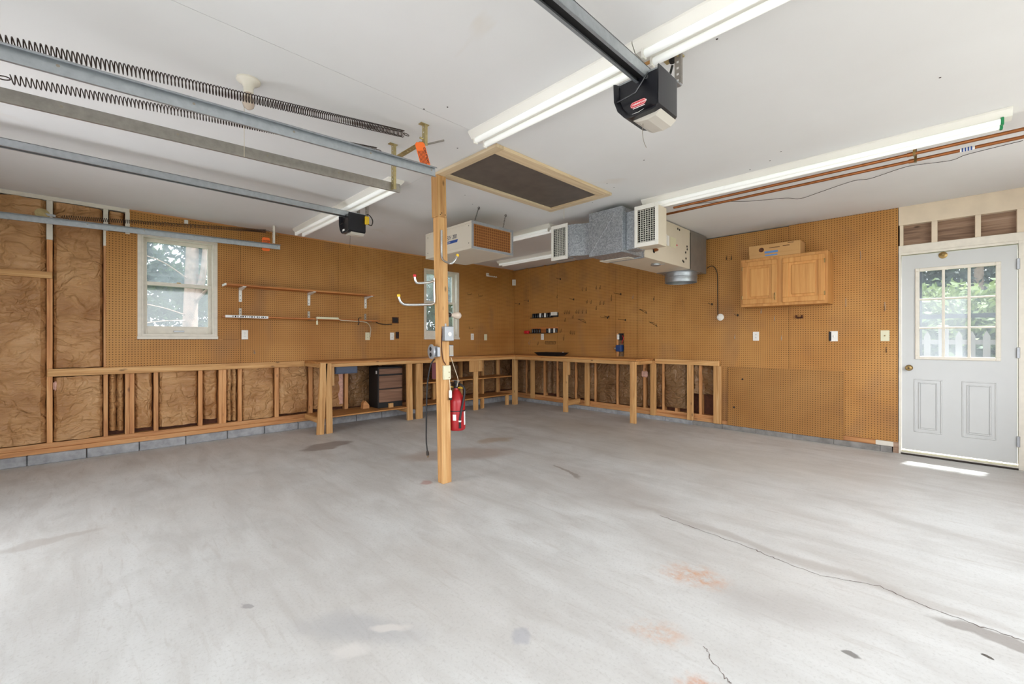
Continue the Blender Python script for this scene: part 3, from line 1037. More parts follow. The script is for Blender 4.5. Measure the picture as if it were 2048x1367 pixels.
shr = tree('garden_shrub', 'dense green shrubs behind the picket fence in the door window', (6.2, 4.4, 0), 1.4, 0.03, [(0.2, 0, 1.35, 1.9, 0.45, 0.75, 150)], LEAF_LIGHT, 12000, 0.07, 25, zmin=-0.1, cat='shrub')
_r = random.Random(31)
fo = leaf_cloud(9000, lambda r: (6.4 + r.uniform(-1.8, 1.8), 4.0 + r.gauss(0, 0.22), -0.1 + abs(r.gauss(0, 0.55))), 0.07, 33).build('low_foliage', LEAF_MID, shr)
fo['kind'] = 'stuff'

hedge = thing('background_hedge', 'long clipped hedge far beyond the cedar tree', 'hedge', (-14.5, -3.0, -0.16))
hf = leaf_cloud(20000, lambda r: (-14.5 + r.gauss(0, 0.25), r.uniform(-13, 7), -0.1 + 3.5 * r.random() ** 0.8 + 0.25 * math.sin(r.random() * 40)), 0.13, 41).build('foliage', LEAF_MID, hedge)
hf['kind'] = 'stuff'
for yy in range(-12, 7, 2):
    G().tube([(-14.5, yy, -0.2), (-14.45, yy + 0.1, 1.2), (-14.55, yy - 0.05, 2.2)], [0.04, 0.03, 0.01], 6).build('stem', BARK, hedge)
fence = thing('picket_fence', 'weathered wooden picket fence outside the white door', 'fence', (6.3, 3.0, -0.16))
bx('rail', PICKET, fence, 5.2, 8.6, 3.02, 3.05, 1.13, 1.20)
bx('rail', PICKET, fence, 5.2, 8.6, 3.02, 3.05, 0.22, 0.29)
bx('fence_post', PICKET, fence, 6.04, 6.15, 2.98, 3.09, -0.16, 1.42, bevel=0.01)
pk = G().prism([(-0.036, 0.0), (0.036, 0.0), (0.036, 1.37), (0.0, 1.45), (-0.036, 1.37)], 1, -0.01, 0.01)
pk0 = None
for k, xx in enumerate((5.40, 5.58, 5.74, 5.92, 6.255, 6.385, 6.53, 6.66, 6.80, 6.94, 7.08, 7.22, 7.4, 7.6, 7.8)):
    if pk0 is None:
        g = G()
        g.v, g.f = [(v[0] + xx, v[1] + 3.005, v[2] - 0.12) for v in pk.v], pk.f
        pk0 = g.build('picket', PICKET, fence, loc=(xx, 3.005, -0.12))
    else:
        q = pk0.copy()
        COL.objects.link(q)
        q.location = Vector((xx, 3.005, -0.12)) - Vector(fence.location)
porch = thing('porch_railing', 'dark steel porch post and rail just outside the door', 'railing', (6.2, 1.2, -0.16))
bx('post', PORCH, porch, 5.88, 5.925, 1.18, 1.22, -0.16, 2.6)
bx('handrail', PORCH, porch, 5.925, 7.6, 1.18, 1.22, 1.455, 1.505)
bx('post', PORCH, porch, 7.56, 7.6, 1.18, 1.22, -0.16, 1.455)

# ================================================================ SUPPORT POST AND WHAT HANGS ON IT
PX0, PX1, PY0, PY1 = 3.144, 3.222, -4.024, -3.935
post = thing('support_post', 'laminated wooden support post standing in the middle of the floor', 'post', (3.183, -3.98, 0))
for k in range(2):
    bx('post_board', PINE[2], post, PX0 + 0.039 * k, PX0 + 0.039 * k + 0.0385, PY0 - 0.001 * k, PY1, 0.0, 2.226, bevel=0.004)
bx('post_head', PINE[2], post, PX0 - 0.008, PX1 - 0.003, PY0 - 0.006, PY1, 2.226, HC - 0.0265, bevel=0.003)
for z, yy in ((2.245, -4.0), (2.26, -3.985), (2.25, -3.95)):
    G().lathe([(0.005, 0.0), (0.004, 0.0012)], (PX1 - 0.003, yy, z), (1, 0, 0), 8).build('nail_head', DARKWIRE, post)


def hook_rack(name, label, bars, r, caps, plate=None):
    t = thing(name, label, 'hook', bars[0][0], 'storage hooks on the wooden post')
    for b in bars:
        G().tube(smooth_path(b, 5), r, 10).build('bent_tube', CHROME, t, smooth=True)
    for c, d, m_ in caps:
        c, d = Vector(c), Vector(d)
        G().lathe([(r + 0.001, 0), (r + 0.003, 0.004), (r + 0.003, 0.018), (r - 0.002, 0.022)], c - d * 0.016, d, 12).build('tip_cap', m_, t, smooth=True)
    return t


xh = 3.165
hook_rack('storage_hook', 'double-arm steel storage hook with red and yellow tips', [
    [(xh, PY0 - 0.0135, 1.715), (xh, PY0 - 0.0135, 1.62), (xh, PY0 - 0.0135, 1.53), (xh, PY0 - 0.03, 1.500), (xh, PY0 - 0.13, 1.487), (xh, PY0 - 0.275, 1.478), (xh, PY0 - 0.322, 1.490), (xh, PY0 - 0.342, 1.52), (xh, PY0 - 0.348, 1.552)],
    [(xh, PY0 - 0.016, 1.690), (xh, PY0 - 0.08, 1.672), (xh, PY0 - 0.165, 1.660), (xh, PY0 - 0.188, 1.668), (xh, PY0 - 0.197, 1.695), (xh, PY0 - 0.199, 1.722)]], 0.0105,
    [((xh, PY0 - 0.348, 1.552), (0, -0.1, 1), YELLOW), ((xh, PY0 - 0.199, 1.722), (0, 0, 1), REDCAP)])
hook_rack('storage_hook', 'single-arm steel storage hook below the air cleaner with yellow tip', [
    [(PX1 + 0.0125, -4.052 + 0.05, 2.11), (PX1 + 0.0125, -4.005, 2.0), (PX1 + 0.0125, -4.005, 1.90), (PX1 + 0.03, -4.008, 1.865), (3.31, -4.02, 1.835), (3.375, -4.018, 1.814), (3.397, -4.00, 1.832), (3.400, -3.966, 1.888)]], 0.0095,
    [((3.400, -3.966, 1.888), (0.03, 0.4, 1), YELLOW)])

# round double receptacle on the door side of the post
rb = thing('receptacle_box', 'round grey double receptacle on the front of the post', 'outlet', (3.160, PY0, 1.10))
G().box(3.13, 3.19, PY0 - 0.045, PY0 - 0.0020, 1.055, 1.145).build('box', GREYMET, rb, bevel=0.004)
cv = G().lathe([(0.062, 0), (0.062, 0.008), (0.056, 0.012)], (3.160, PY0 - 0.045, 1.10), (-0.12, -1, 0), 28).build('round_cover', GREYMET, rb, smooth=True)
for z in (1.124, 1.076):
    G().lathe([(0.017, 0), (0.017, 0.003)], (3.1588, PY0 - 0.056, z), (-0.12, -1, 0), 16).build('receptacle', BLACKM, cv)
bx('side_box', GREYMET, rb, 3.191, 3.2215, PY0 - 0.03, PY0 - 0.0020, 1.06, 1.14, bevel=0.003)

sb = thing('switch_box', 'grey steel junction box with round knockout on the post', 'junction box', (PX1, -3.97, 1.25))
G().box(PX1 + 0.0005, PX1 + 0.05, -4.012, -3.922, 1.190, 1.312).build('box', GREYMET, sb, bevel=0.004)
G().lathe([(0.018, 0), (0.018, 0.002)], (PX1 + 0.05, -3.965, 1.247), (1, 0, 0), 16).build('knockout', WHITEPL, sb)
bx('ear', GREYMET, sb, PX1 + 0.0005, PX1 + 0.004, -3.98, -3.965, 1.312, 1.335)
lb = thing('bare_bulb', 'bare frosted light bulb sticking out sideways from the post', 'light bulb', (PX1, -3.935, 1.41))
G().lathe([(0.018, 0), (0.018, 0.03), (0.014, 0.035)], (3.20, PY1, 1.412), (0.25, 1, 0.0), 14).build('socket', DARKWIRE, lb, smooth=True)
G().lathe([(0.013, 0.03), (0.015, 0.045), (0.028, 0.07), (0.032, 0.092), (0.027, 0.115), (0.012, 0.127), (0.002, 0.13)], (3.20, PY1, 1.412), (0.25, 1, -0.04), 18).build('glass_bulb', BULBG, lb, smooth=True)
jb = thing('outlet_box', 'small galvanised utility box behind the post at bench height', 'junction box', (3.19, PY1, 1.11))
G().box(3.165, 3.215, PY1 + 0.0005, PY1 + 0.05, 1.06, 1.155).build('box', GREYMET, jb, bevel=0.004)
G().box(3.2155, 3.2175, PY1 + 0.006, PY1 + 0.044, 1.07, 1.145).build('cover', PALEWIRE, jb)
so = thing('surface_outlet', 'ivory surface outlet on the post above the fire extinguisher', 'outlet', (PX1, -3.985, 0.93))
G().box(PX1 + 0.0005, PX1 + 0.03, -4.012, -3.945, 0.868, 0.985).build('cover', IVORY, so, bevel=0.004)
for z in (0.885, 0.93):
    G().lathe([(0.005, 0), (0.005, 0.002)], (PX1 + 0.03, -3.965, z), (1, 0, 0), 8).build('screw', BRASS, so)


def cable(name, label, pts, r, m_, cat='cable', plug=None, group=None):
    P = smooth_path(pts, 6)
    t = thing(name, label, cat, pts[0], group)
    G().tube(P, r, 7).build('cord', m_, t, smooth=True)
    if plug:
        d = (P[-1] - P[-2]).normalized()
        G().lathe([(r, -0.012), (0.011, 0.0), (0.013, 0.012), (0.012, 0.03), (0.005, 0.032)], P[-1], d, 10).build('plug', plug, t, smooth=True)
        a = d.orthogonal().normalized()
        for s in (-1, 1):
            G().beam(P[-1] + d * 0.03 + a * 0.006 * s, P[-1] + d * 0.048 + a * 0.006 * s, 0.0018, 0.006).build('prong', BRASS, t)
    return t


cable('extension_cable', 'black power cord hanging down beside the post', [(3.15, PY0 - 0.012, 1.04), (3.12, PY0 - 0.03, 0.99), (3.085, PY0 - 0.04, 0.86), (3.07, PY0 - 0.045, 0.7), (3.055, PY0 - 0.045, 0.45), (3.052, PY0 - 0.045, 0.33), (3.065, PY0 - 0.045, 0.25)], 0.0065, RUBBER, plug=DARKWIRE)
cable('lamp_wire', 'thin brown cord running down the post to the ivory outlet', [(PX1 + 0.008, -4.008, 1.30), (PX1 + 0.006, -4.017, 1.2), (PX1 + 0.006, -4.016, 1.1), (PX1 + 0.008, -4.006, 1.03), (PX1 + 0.012, -3.985, 0.992)], 0.0045, DARKBROWN)
wl = thing('work_light', 'white trouble light hanging by its cord from the post', 'work light', (PX1 + 0.025, -3.95, 0.72))
G().tube(smooth_path([(PX1 + 0.02, -3.955, 0.865), (PX1 + 0.022, -3.952, 0.82), (PX1 + 0.022, -3.95, 0.78)], 4), 0.004, 6).build('cord', BONE, wl)
G().lathe([(0.006, 0.0), (0.012, -0.005), (0.0135, -0.02), (0.0135, -0.062), (0.011, -0.066)], (PX1 + 0.022, -3.95, 0.78), n=14).build('body', WHITEPL, wl, smooth=True)
G().lathe([(0.013, -0.066), (0.014, -0.074), (0.012, -0.084)], (PX1 + 0.022, -3.95, 0.78), n=14).build('collar', BLACKM, wl)
cable('pull_string', 'pale string hanging beside the post above the extinguisher', [(3.215, PY1 + 0.02, 1.05), (3.225, PY1 + 0.05, 0.95), (3.235, PY1 + 0.075, 0.86), (3.225, PY1 + 0.07, 0.80)], 0.0028, BONE, 'string')

# fire extinguisher
ec = Vector((3.185, -3.845, 0.0))
ex = thing('fire_extinguisher', 'red fire extinguisher with black hose hung behind the post', 'fire extinguisher', (ec.x, ec.y, 0.43))
G().lathe([(0.0, 0.425), (0.066, 0.425), (0.074, 0.435), (0.075, 0.45), (0.075, 0.665), (0.072, 0.685), (0.055, 0.72), (0.032, 0.757), (0.02, 0.768), (0.018, 0.785)], ec, n=28, cap=False).build('cylinder', REDP, ex, smooth=True)
G().lathe([(0.0765, 0.588), (0.0765, 0.596)], ec, n=28, cap=False).build('strap', BLACKM, ex)
G().lathe([(0.020, 0.783), (0.022, 0.79), (0.022, 0.83), (0.015, 0.845)], ec, n=14).build('valve', BLACKM, ex, smooth=True)
G().beam(ec + Vector((-0.06, -0.02, 0.792)), ec + Vector((0.055, 0.03, 0.784)), 0.016, 0.008).build('carry_handle', YELLOW, ex)
G().beam(ec + Vector((-0.03, -0.01, 0.848)), ec + Vector((0.03, 0.015, 0.842)), 0.015, 0.005).build('lever', GREYMET, ex)
G().lathe([(0.016, 0), (0.016, 0.012)], ec + Vector((0.0, -0.018, 0.815)), (0.4, -1, 0), 14).build('gauge', DARKWIRE, ex)
G().tube(smooth_path([ec + Vector(q) for q in ((0.015, 0.005, 0.815), (0.045, 0.015, 0.815), (0.075, 0.03, 0.785), (0.085, 0.02, 0.72), (0.082, -0.005, 0.62), (0.075, -0.02, 0.54), (0.074, -0.022, 0.50))], 5), 0.0095, 9).build('hose', RUBBER, ex, smooth=True)
G().lathe([(0.010, 0.0), (0.011, -0.045), (0.012, -0.05)], ec + Vector((0.074, -0.022, 0.50)), n=10).build('nozzle', BLACKM, ex)
G().lathe([(0.0125, 0.0), (0.0125, -0.012)], ec + Vector((0.074, -0.022, 0.515)), n=10).build('hose_clip', WHITEPL, ex)
for a0, a1, z0, z1 in ((R(-62), R(-40), 0.515, 0.565), (R(18), R(42), 0.47, 0.585)):
    g = G()
    pts = [ec + Vector((math.cos(a0 + (a1 - a0) * i / 5) * 0.0757, math.sin(a0 + (a1 - a0) * i / 5) * 0.0757, 0)) for i in range(6)]
    g.add([p + Vector((0, 0, z)) for z in (z0, z1) for p in pts], [(i, i + 1, i + 7, i + 6) for i in range(5)])
    g.build('paper_label', WHITEINK, ex)

# the post leans about one degree; everything fixed to it leans along
def lean_with_post(o, base):
    for k in o.children:
        lean_with_post(k, base)
    if o.type == 'MESH':
        for v in o.data.vertices:
            z = v.co.z + base.z
            v.co.x -= 0.0130 * z
            v.co.y -= 0.0132 * z


for o in list(COL.objects):
    if o.parent is None and o.name.split('.')[0] in ('support_post', 'storage_hook', 'receptacle_box', 'switch_box', 'bare_bulb', 'outlet_box', 'surface_outlet', 'extension_cable', 'lamp_wire', 'work_light', 'pull_string', 'fire_extinguisher'):
        lean_with_post(o, o.location)

# ================================================================ GARAGE DOOR TRACKS, SPRINGS, HANGERS
def track(label, X, pts, face, m_, length_y0=-7.25):
    (ya, za), (yb, zb) = pts
    sl = (zb - za) / (yb - ya)
    z0 = za + (length_y0 - ya) * sl
    t = thing('door_track', label, 'track', (X, yb, zb), 'garage door tracks')
    s = face
    prof = [(0, -0.030), (0, 0.030), (s * 0.020, 0.030), (s * 0.026, 0.022), (s * 0.024, 0.020), (s * 0.019, 0.0275), (s * 0.0025, 0.0275), (s * 0.0025, -0.0275), (s * 0.014, -0.0275), (s * 0.014, -0.030)]
    n = len(prof)
    vs = [(X + p[0], length_y0, z0 + p[1]) for p in prof] + [(X + p[0], yb, zb + p[1]) for p in prof]
    g = G().add(vs, [(i, (i + 1) % n, (i + 1) % n + n, i + n) for i in range(n)])
    g.f += [tuple(range(n)), tuple(range(n, 2 * n))]
    g.build('channel', m_, t)
    for k in range(5):
        yy = yb - 0.03 - k * 0.42 if k else yb - 0.03
        zz = zb + (yy - yb) * sl
        xx = X + (0.0008 if face < 0 else -0.0008)
        G().lathe([(0.006, -0.0015), (0.006, 0.0015)], (X + s * 0.0012, yy, zz + 0.008), (1, 0, 0), 8).build('bolt', PALEWIRE, t)
    return t


track('galvanised door track ending at the wooden post', 3.80, ((-6.353, 2.226), (-4.50, 2.298)), 1, GALV)
track('dull steel door track ending under the perforated hanger strap', 3.36, ((-6.394, 2.239), (-4.504, 2.303)), -1, GALVD)
track('pale door track running across the wide window', 0.32, ((-6.68, 2.294), (-4.42, 2.350)), 1, GALV)


def spring(label, p0, p1, r, turns, hook_end=None, r_wire=0.0024):
    p0, p1 = Vector(p0), Vector(p1)
    t = thing('extension_spring', label, 'spring', p1, 'garage door extension springs')
    d = p1 - p0
    dn = d.normalized()
    a = dn.orthogonal().normalized()
    b = dn.cross(a)
    n = turns * 11
    pts = []
    for i in range(n + 1):
        s = i / n
        # stretched wide near the door, tighter at the hanger
        q = s * 0.72 + 0.28 * (1 - (1 - s) ** 2) * 1.0
        w = 2 * math.pi * turns * s
        pts.append(p0 + d * q + (a * math.cos(w) + b * math.sin(w)) * r)
    G().tube(pts, r_wire, 4).build('coil', SPRINGM, t, smooth=True)
    for e, sg in ((p0, -1), (p1, 1)):
        ring = [e + dn * sg * (0.02 + 0.018 * math.cos(w)) + b * 0.018 * math.sin(w) for w in [2 * math.pi * k / 12 for k in range(13)]]
        G().tube(ring, 0.0025, 5).build('end_loop', SPRINGM, t, smooth=True)
    return t


spring('long dark door spring passing below the ceiling lamp', (3.742, -7.0, 2.212), (3.742, -4.70, 2.505), 0.021, 182)
spring('dark door spring hooked beside the dull steel track', (3.40, -6.36, 2.297), (3.40, -4.71, 2.505), 0.019, 136)
spring('dark door spring stretched along the window wall', (0.25, -6.30, 2.365), (0.25, -4.56, 2.540), 0.019, 140)
pul = thing('cable_pulley', 'zinc cable pulley at the end of the window wall spring', 'pulley', (0.25, -6.40, 2.36))
G().lathe([(0.046, -0.008), (0.050, -0.008), (0.040, -0.002), (0.040, 0.002), (0.050, 0.008), (0.02, 0.009)], (0.25, -6.43, 2.37), (1, 0.25, 0.2), 22).build('sheave', ZINC, pul, smooth=True)
G().beam((0.25, -6.43, 2.372), (0.25, -6.345, 2.366), 0.006, 0.022).build('fork', GREYMET, pul)


def strap(g_parent, name, x, y, z0, z1, m_, axis='x', w=0.032):
    """perforated angle iron standing upright"""
    g = G()
    n = max(3, int((z1 - z0) / 0.028))
    hz = (z1 - z0) / n
    for k in range(n):
        c = z0 + hz * (k + 0.5)
        if axis == 'x':
            g.panel(1, y - 0.001, y + 0.001, (x - w / 2, x + w / 2, c - hz / 2, c + hz / 2), [(x - 0.0055, x + 0.0055, c - 0.0055, c + 0.0055)])
        else:
            g.panel(0, x - 0.001, x + 0.001, (y - w / 2, y + w / 2, c - hz / 2, c + hz / 2), [(y - 0.0055, y + 0.0055, c - 0.0055, c + 0.0055)])
    if axis == 'x':
        g.box(x + w / 2 - 0.002, x + w / 2, y, y + 0.02, z0, z1)
    else:
        g.box(x, x + 0.02, y + w / 2 - 0.002, y + w / 2, z0, z1)
    return g.build(name, m_, g_parent)


hg = thing('track_hanger', 'perforated angle hanger joining two door tracks to the ceiling', 'bracket', (3.57, -4.57, HC), 'track hangers')
strap(hg, 'upright', 3.375, -4.572, 2.275, HC - 0.001, ZINC)
strap(hg, 'upright', 3.775, -4.572, 2.46, HC - 0.001, ZINC)
g = G()
for k in range(12):
    xa = 3.375 + 0.4 * k / 12
    g.panel(2, 2.478, 2.480, (xa, xa + 0.4 / 12, -4.600, -4.560), [(xa + 0.010, xa + 0.022, -4.586, -4.574)])
g.box(3.375, 3.775, -4.5605, -4.558, 2.478, 2.505)
g.build('cross_bar', ZINC, hg)
for xx in (3.375, 3.775):
    G().beam((xx, -4.60, HC - 0.003), (xx, -4.54, HC - 0.003), 0.035, 0.004).build('ceiling_tab', ZINC, hg)
    G().lathe([(0.007, 0), (0.007, 0.025)], (xx, -4.60, 2.503), (0, 1, 0), 8).build('eye_bolt', ZINC, hg)
G().beam((3.775, -4.56, 2.47), (3.86, -4.47, 2.50), 0.006, 0.01).build('brace_end', GALVD, hg)
hg2 = thing('track_hanger', 'perforated angle hanger holding the track by the window wall', 'bracket', (0.30, -4.50, HC), 'track hangers')
strap(hg2, 'upright', 0.335, -4.505, 2.383, HC - 0.001, WHITEP)
G().beam((0.33, -4.49, 2.52), (0.04, -4.36, 2.555), 0.004, 0.02).build('wall_brace', ZINC, hg2)
G().tube(smooth_path([(0.33, -4.512, 2.54), (0.305, -4.518, 2.532), (0.285, -4.524, 2.536)], 4), 0.003, 6).build('eye_hook', ZINC, hg2)


def hang_tag(label, c, right, up, w, h):
    c, right, up = Vector(c), Vector(right).normalized(), Vector(up).normalized()
    nrm = right.cross(up).normalized()
    t = thing('warning_tag', label, 'tag', c + up * h / 2, 'orange warning tags')
    ch = w * 0.16
    out = [(-w / 2, -h / 2 + ch), (-w / 2 + ch, -h / 2), (w / 2 - ch, -h / 2), (w / 2, -h / 2 + ch), (w / 2, h / 2 - ch), (w / 2 - ch, h / 2), (-w / 2 + ch, h / 2), (-w / 2, h / 2 - ch)]
    n = len(out)
    vs = [c + right * a + up * b + nrm * s for s in (-0.0008, 0.0008) for a, b in out]
    G().add(vs, [tuple(range(n)), tuple(range(n, 2 * n))] + [(i, (i + 1) % n, (i + 1) % n + n, i + n) for i in range(n)]).build('card', ORANGE, t)
    return t, nrm


# tag hanging tilted off the hanger, and one by the window
ca, ra, ua = Vector(oX(846, 311, 3.79)), Vector((0, 0.9, 0.32)), Vector((0, -0.32, 0.9))
t1, n1 = hang_tag('orange warning tag tilted above the post', ca, ra, ua, 0.075, 0.165)
q = ca + n1 * 0.0015
text_part('CAUTION', 0.022, q + ra.normalized() * 0.018 + ua.normalized() * 0.050, -ua, ra, INK, t1, bold=0.001)
for k in range(5):
    o = q + ra.normalized() * (0.010 - 0.010 * k) + ua.normalized() * 0.03
    G().beam(o, o - ua.normalized() * 0.085, 0.0008, 0.0035, up=ra).build('small_print', INK, t1)
ca, ra, ua = Vector(oX(532, 488, 0.27)), Vector((0.25, 1, 0)), Vector((0, 0, 1))
t2, n2 = hang_tag('orange warning tag behind the window wall track', ca, ra, ua, 0.088, 0.165)
q = ca + n2 * 0.0015
text_part('CAUTION', 0.017, q - ra.normalized() * 0.036 + Vector((0, 0, 0.035)), ra, ua, INK, t2, bold=0.0006)
for k in range(6):
    o = q - ra.normalized() * 0.034 + Vector((0, 0, 0.022 - 0.014 * k))
    G().beam(o, o + ra.normalized() * 0.068, 0.0008, 0.004, up=ua).build('small_print', INK, t2)

# ================================================================ GARAGE DOOR OPENERS
def opener(label, x0, x1, y0, y1, z0, z1, xr, zr, rail_y0, ys, cat='garage door opener'):
    t = thing('garage_door_opener', label, cat, ((x0 + x1) / 2, (y0 + y1) / 2, z0), 'garage door openers')
    w = x1 - x0
    hgt = z1 - z0
    # moulded cover: rounded lower corners, slanted front
    prof = [(x0, z1), (x0 + 0.003, z0 + hgt * 0.55), (x0 + w * 0.10, z0 + hgt * 0.28), (x0 + w * 0.26, z0 + hgt * 0.06), (x0 + w * 0.40, z0), (x1 - w * 0.12, z0 + hgt * 0.01), (x1 - 0.012, z0 + hgt * 0.03), (x1, z0 + hgt * 0.10), (x1, z1)]
    n = len(prof)
    rows = [(y0 + 0.030, 0.86), (y0 + 0.006, 0.93), (y0, 1.0), (y0 + 0.008, 1.0), (y1 - 0.02, 1.0), (y1, 0.96)]
    cxm, czm = (x0 + x1) / 2, z1
    vs = []
    for yy, s in rows:
        vs += [(cxm + (p[0] - cxm) * s, yy, czm + (p[1] - czm) * s) for p in prof]
    fs = [(i * n + k, i * n + k + 1, (i + 1) * n + k + 1, (i + 1) * n + k) for i in range(len(rows) - 1) for k in range(n - 1)]
    fs += [tuple(range(n)), tuple(range((len(rows) - 1) * n, len(rows) * n))]
    fs += [tuple([i * n for i in range(len(rows))]) + tuple([i * n + n - 1 for i in reversed(range(len(rows)))])]
    body = G().add(vs, fs).build('cover', BLACKP, t, smooth=True)
    # moulded V ridge across the front
    G().tube([(x0 + 0.012, y0 + 0.012, z0 + hgt * 0.56), (x0 + w * 0.42, y0 - 0.001, z0 + hgt * 0.54), (x0 + w * 0.52, y0 - 0.001, z0 + hgt * 0.56), (x0 + w * 0.78, y0 - 0.001, z1 - 0.02)], 0.004, 6).build('front_ridge', BLACKP, body, smooth=True)
    # light lens at the back lower side
    pr = [(x0 + w * 0.38, z0 - 0.001), (x0 + w * 0.48, z0 - 0.014), (x0 + w * 0.70, z0 - 0.020), (x1 - 0.030, z0 - 0.014), (x1 - 0.004, z0 + hgt * 0.03), (x1 - 0.013, z0 + hgt * 0.028), (x1 - w * 0.12, z0 + hgt * 0.008)]
    G().prism(pr, 1, y0 + 0.03, y1 - 0.01).build('light_lens', LENS, t)
    G().box(x0 + 0.01, x1 - 0.005, y0 + 0.03, max(y1, ys + 0.02), z1 + 0.0005, z1 + 0.008).build('top_plate', GALV, t)
    # hanging straps
    for xx in (x0 + 0.02, x1 - 0.015):
        strap(t, 'hanger_strap', xx, ys, z1 + 0.0085, HC - 0.0125, GALVD, 'x', 0.030)
    G().box(x0 - 0.03, x1 + 0.04, ys - 0.015, ys + 0.025, HC - 0.012, HC - 0.0005).build('mounting_batten', PINE[0], t)
    # rail: open channel
    g = G()
    for a, b, c, d in ((xr - 0.030, xr + 0.030, zr + 0.024, zr + 0.027), (xr - 0.030, xr - 0.027, zr - 0.022, zr + 0.027), (xr + 0.027, xr + 0.030, zr - 0.022, zr + 0.027), (xr - 0.030, xr - 0.017, zr - 0.024, zr - 0.021), (xr + 0.017, xr + 0.030, zr - 0.024, zr - 0.021)):
        g.box(a, b, rail_y0, y0 + 0.06, c, d)
    ral = g.build('rail', GALV, t)
    G().box(xr - 0.026, xr + 0.026, rail_y0, y0 + 0.03, zr - 0.004, zr + 0.010).build('drive_channel', BLACKM, t)
    return t, body


OX0, OX1, OY0, OY1, OZ0, OZ1 = 5.058, 5.285, -4.355, -4.165, 2.215, 2.405
opn, body = opener('black garage door opener with red badge under the long light', OX0, OX1, OY0, OY1, OZ0, OZ1, 5.190, 2.405, YF + 0.02, -4.135)
bc = Vector((OX0 + 0.130, OY0 - 0.0008, OZ0 + 0.052))
pill = lambda w, h: [(bc.x + s * (w / 2 - h / 2) + h / 2 * math.cos(a), bc.z + h / 2 * math.sin(a)) for s, a in [(1, R(-90 + 180 * i / 6)) for i in range(7)] + [(-1, R(90 + 180 * i / 6)) for i in range(7)]]
bd = G().prism(pill(0.078, 0.026), 1, bc.y, bc.y - 0.0010).build('badge', REDINK, body)
G().prism(pill(0.074, 0.0225), 1, bc.y - 0.0010, bc.y - 0.0014).build('badge_border', WHITEINK, body)
G().prism(pill(0.071, 0.0195), 1, bc.y - 0.0014, bc.y - 0.0018).build('badge_field', REDINK, body)
text_part('OVERHEAD DOOR', 0.0098, (bc.x - 0.030, bc.y - 0.0021, bc.z - 0.0036), (1, 0, 0), (0, 0, 1), WHITEINK, body, bold=0.0003, spacing=0.83)
G().box(bc.x - 0.026, bc.x + 0.032, bc.y - 0.0008, bc.y, bc.z - 0.0185, bc.z - 0.0155).build('tagline', WHITEINK, body)
G().tube([(bc.x - 0.03, bc.y - 0.001, bc.z - 0.038), (bc.x + 0.0, bc.y - 0.001, bc.z - 0.040), (bc.x + 0.028, bc.y - 0.001, bc.z - 0.034)], [0.0004, 0.0012, 0.0004], 5).build('script_underline', WHITEINK, body)
G().tube(smooth_path([(OX0 + 0.12, OY0 + 0.06, OZ0 - 0.015), (OX0 + 0.118, OY0 + 0.06, OZ0 - 0.06), (OX0 + 0.124, OY0 + 0.062, OZ0 - 0.10), (OX0 + 0.136, OY0 + 0.062, OZ0 - 0.13)], 5), 0.0014, 6).build('antenna_wire', PALEWIRE, opn)
cable('opener_cord', 'black cord looping from the red-badged opener along the ceiling', [(OX0 + 0.12, OY1 + 0.065, OZ1 + 0.005), (OX0 + 0.13, OY1 + 0.07, OZ1 + 0.05), (OX0 + 0.15, OY1 + 0.075, OZ1 + 0.09), (OX0 + 0.165, OY1 + 0.075, OZ1 + 0.135)], 0.006, RUBBER)
cpl = thing('ceiling_outlet', 'brass coloured outlet plate on the ceiling above the badged opener', 'outlet', (5.235, -4.11, HC))
G().box(5.165, 5.258, -4.108, -4.03, HC - 0.007, HC - 0.0005).build('plate', ZINC, cpl, bevel=0.002)
G().lathe([(0.018, 0), (0.017, -0.03), (0.012, -0.04)], (OX0 + 0.165, OY1 + 0.075, HC - 0.007), n=12).build('plug', BLACKM, cpl)

L0 = (1.805, 2.035, -4.305, -4.125, 2.262, 2.455)
opl, bodyl = opener('black garage door opener near the window wall with paper sticker', *L0, 1.93, 2.455, YF + 0.02, -4.115)
bx('paper_sticker', WHITEINK, bodyl, 1.90, 1.945, -4.3075, -4.3045, 2.285, 2.303)
bx('relay_box', YELLOW, opl, 2.037, 2.06, -4.14, -4.10, 2.36, 2.44, bevel=0.003)
G().tube(smooth_path([(2.0, -4.13, 2.46), (2.05, -4.10, 2.46), (2.09, -4.08, 2.40), (2.085, -4.09, 2.35), (2.06, -4.11, 2.36)], 5), 0.005, 6).build('loop_cord', RUBBER, opl, smooth=True)
G().tube([(1.95, -4.25, 2.262), (1.948, -4.25, 2.20), (1.942, -4.25, 2.12)], 0.0014, 5).build('antenna_wire', DARKWIRE, opl)

# ================================================================ CEILING LIGHTS
def strip_light(label, x0, x1, yc, ends=True, splice=None, green=None):
    t = thing('strip_light', label, 'strip light', ((x0 + x1) / 2, yc, HC), 'fluorescent strip lights')
    zt, zb = HC - 0.0005, HC - 0.048
    prof = [(yc - 0.075, zt), (yc - 0.075, zt - 0.012), (yc - 0.045, zb), (yc + 0.045, zb), (yc + 0.075, zt - 0.012), (yc + 0.075, zt)]
    seg = [x0, x1] if splice is None else [x0, splice, x1]
    for a, b in zip(seg[:-1], seg[1:]):
        G().prism(prof, 0, a + 0.002, b - 0.002).build('housing', FIXW, t)
        for s in (-1, 1):
            ty = yc + s * 0.042
            G().lathe([(0.017, 0.0), (0.019, 0.004), (0.019, b - a - 0.104), (0.017, b - a - 0.10)], (a + 0.05, ty, zb - 0.020), (1, 0, 0), 14).build('tube', TUBEW, t, smooth=True)
            for xx in (a + 0.035, b - 0.05):
                bx('lamp_holder', GREEN if green is not None and abs(xx - green) < 0.06 else FIXW, t, xx, xx + 0.014, ty - 0.016, ty + 0.016, zb - 0.042, zb + 0.002, bevel=0.003)
    return t


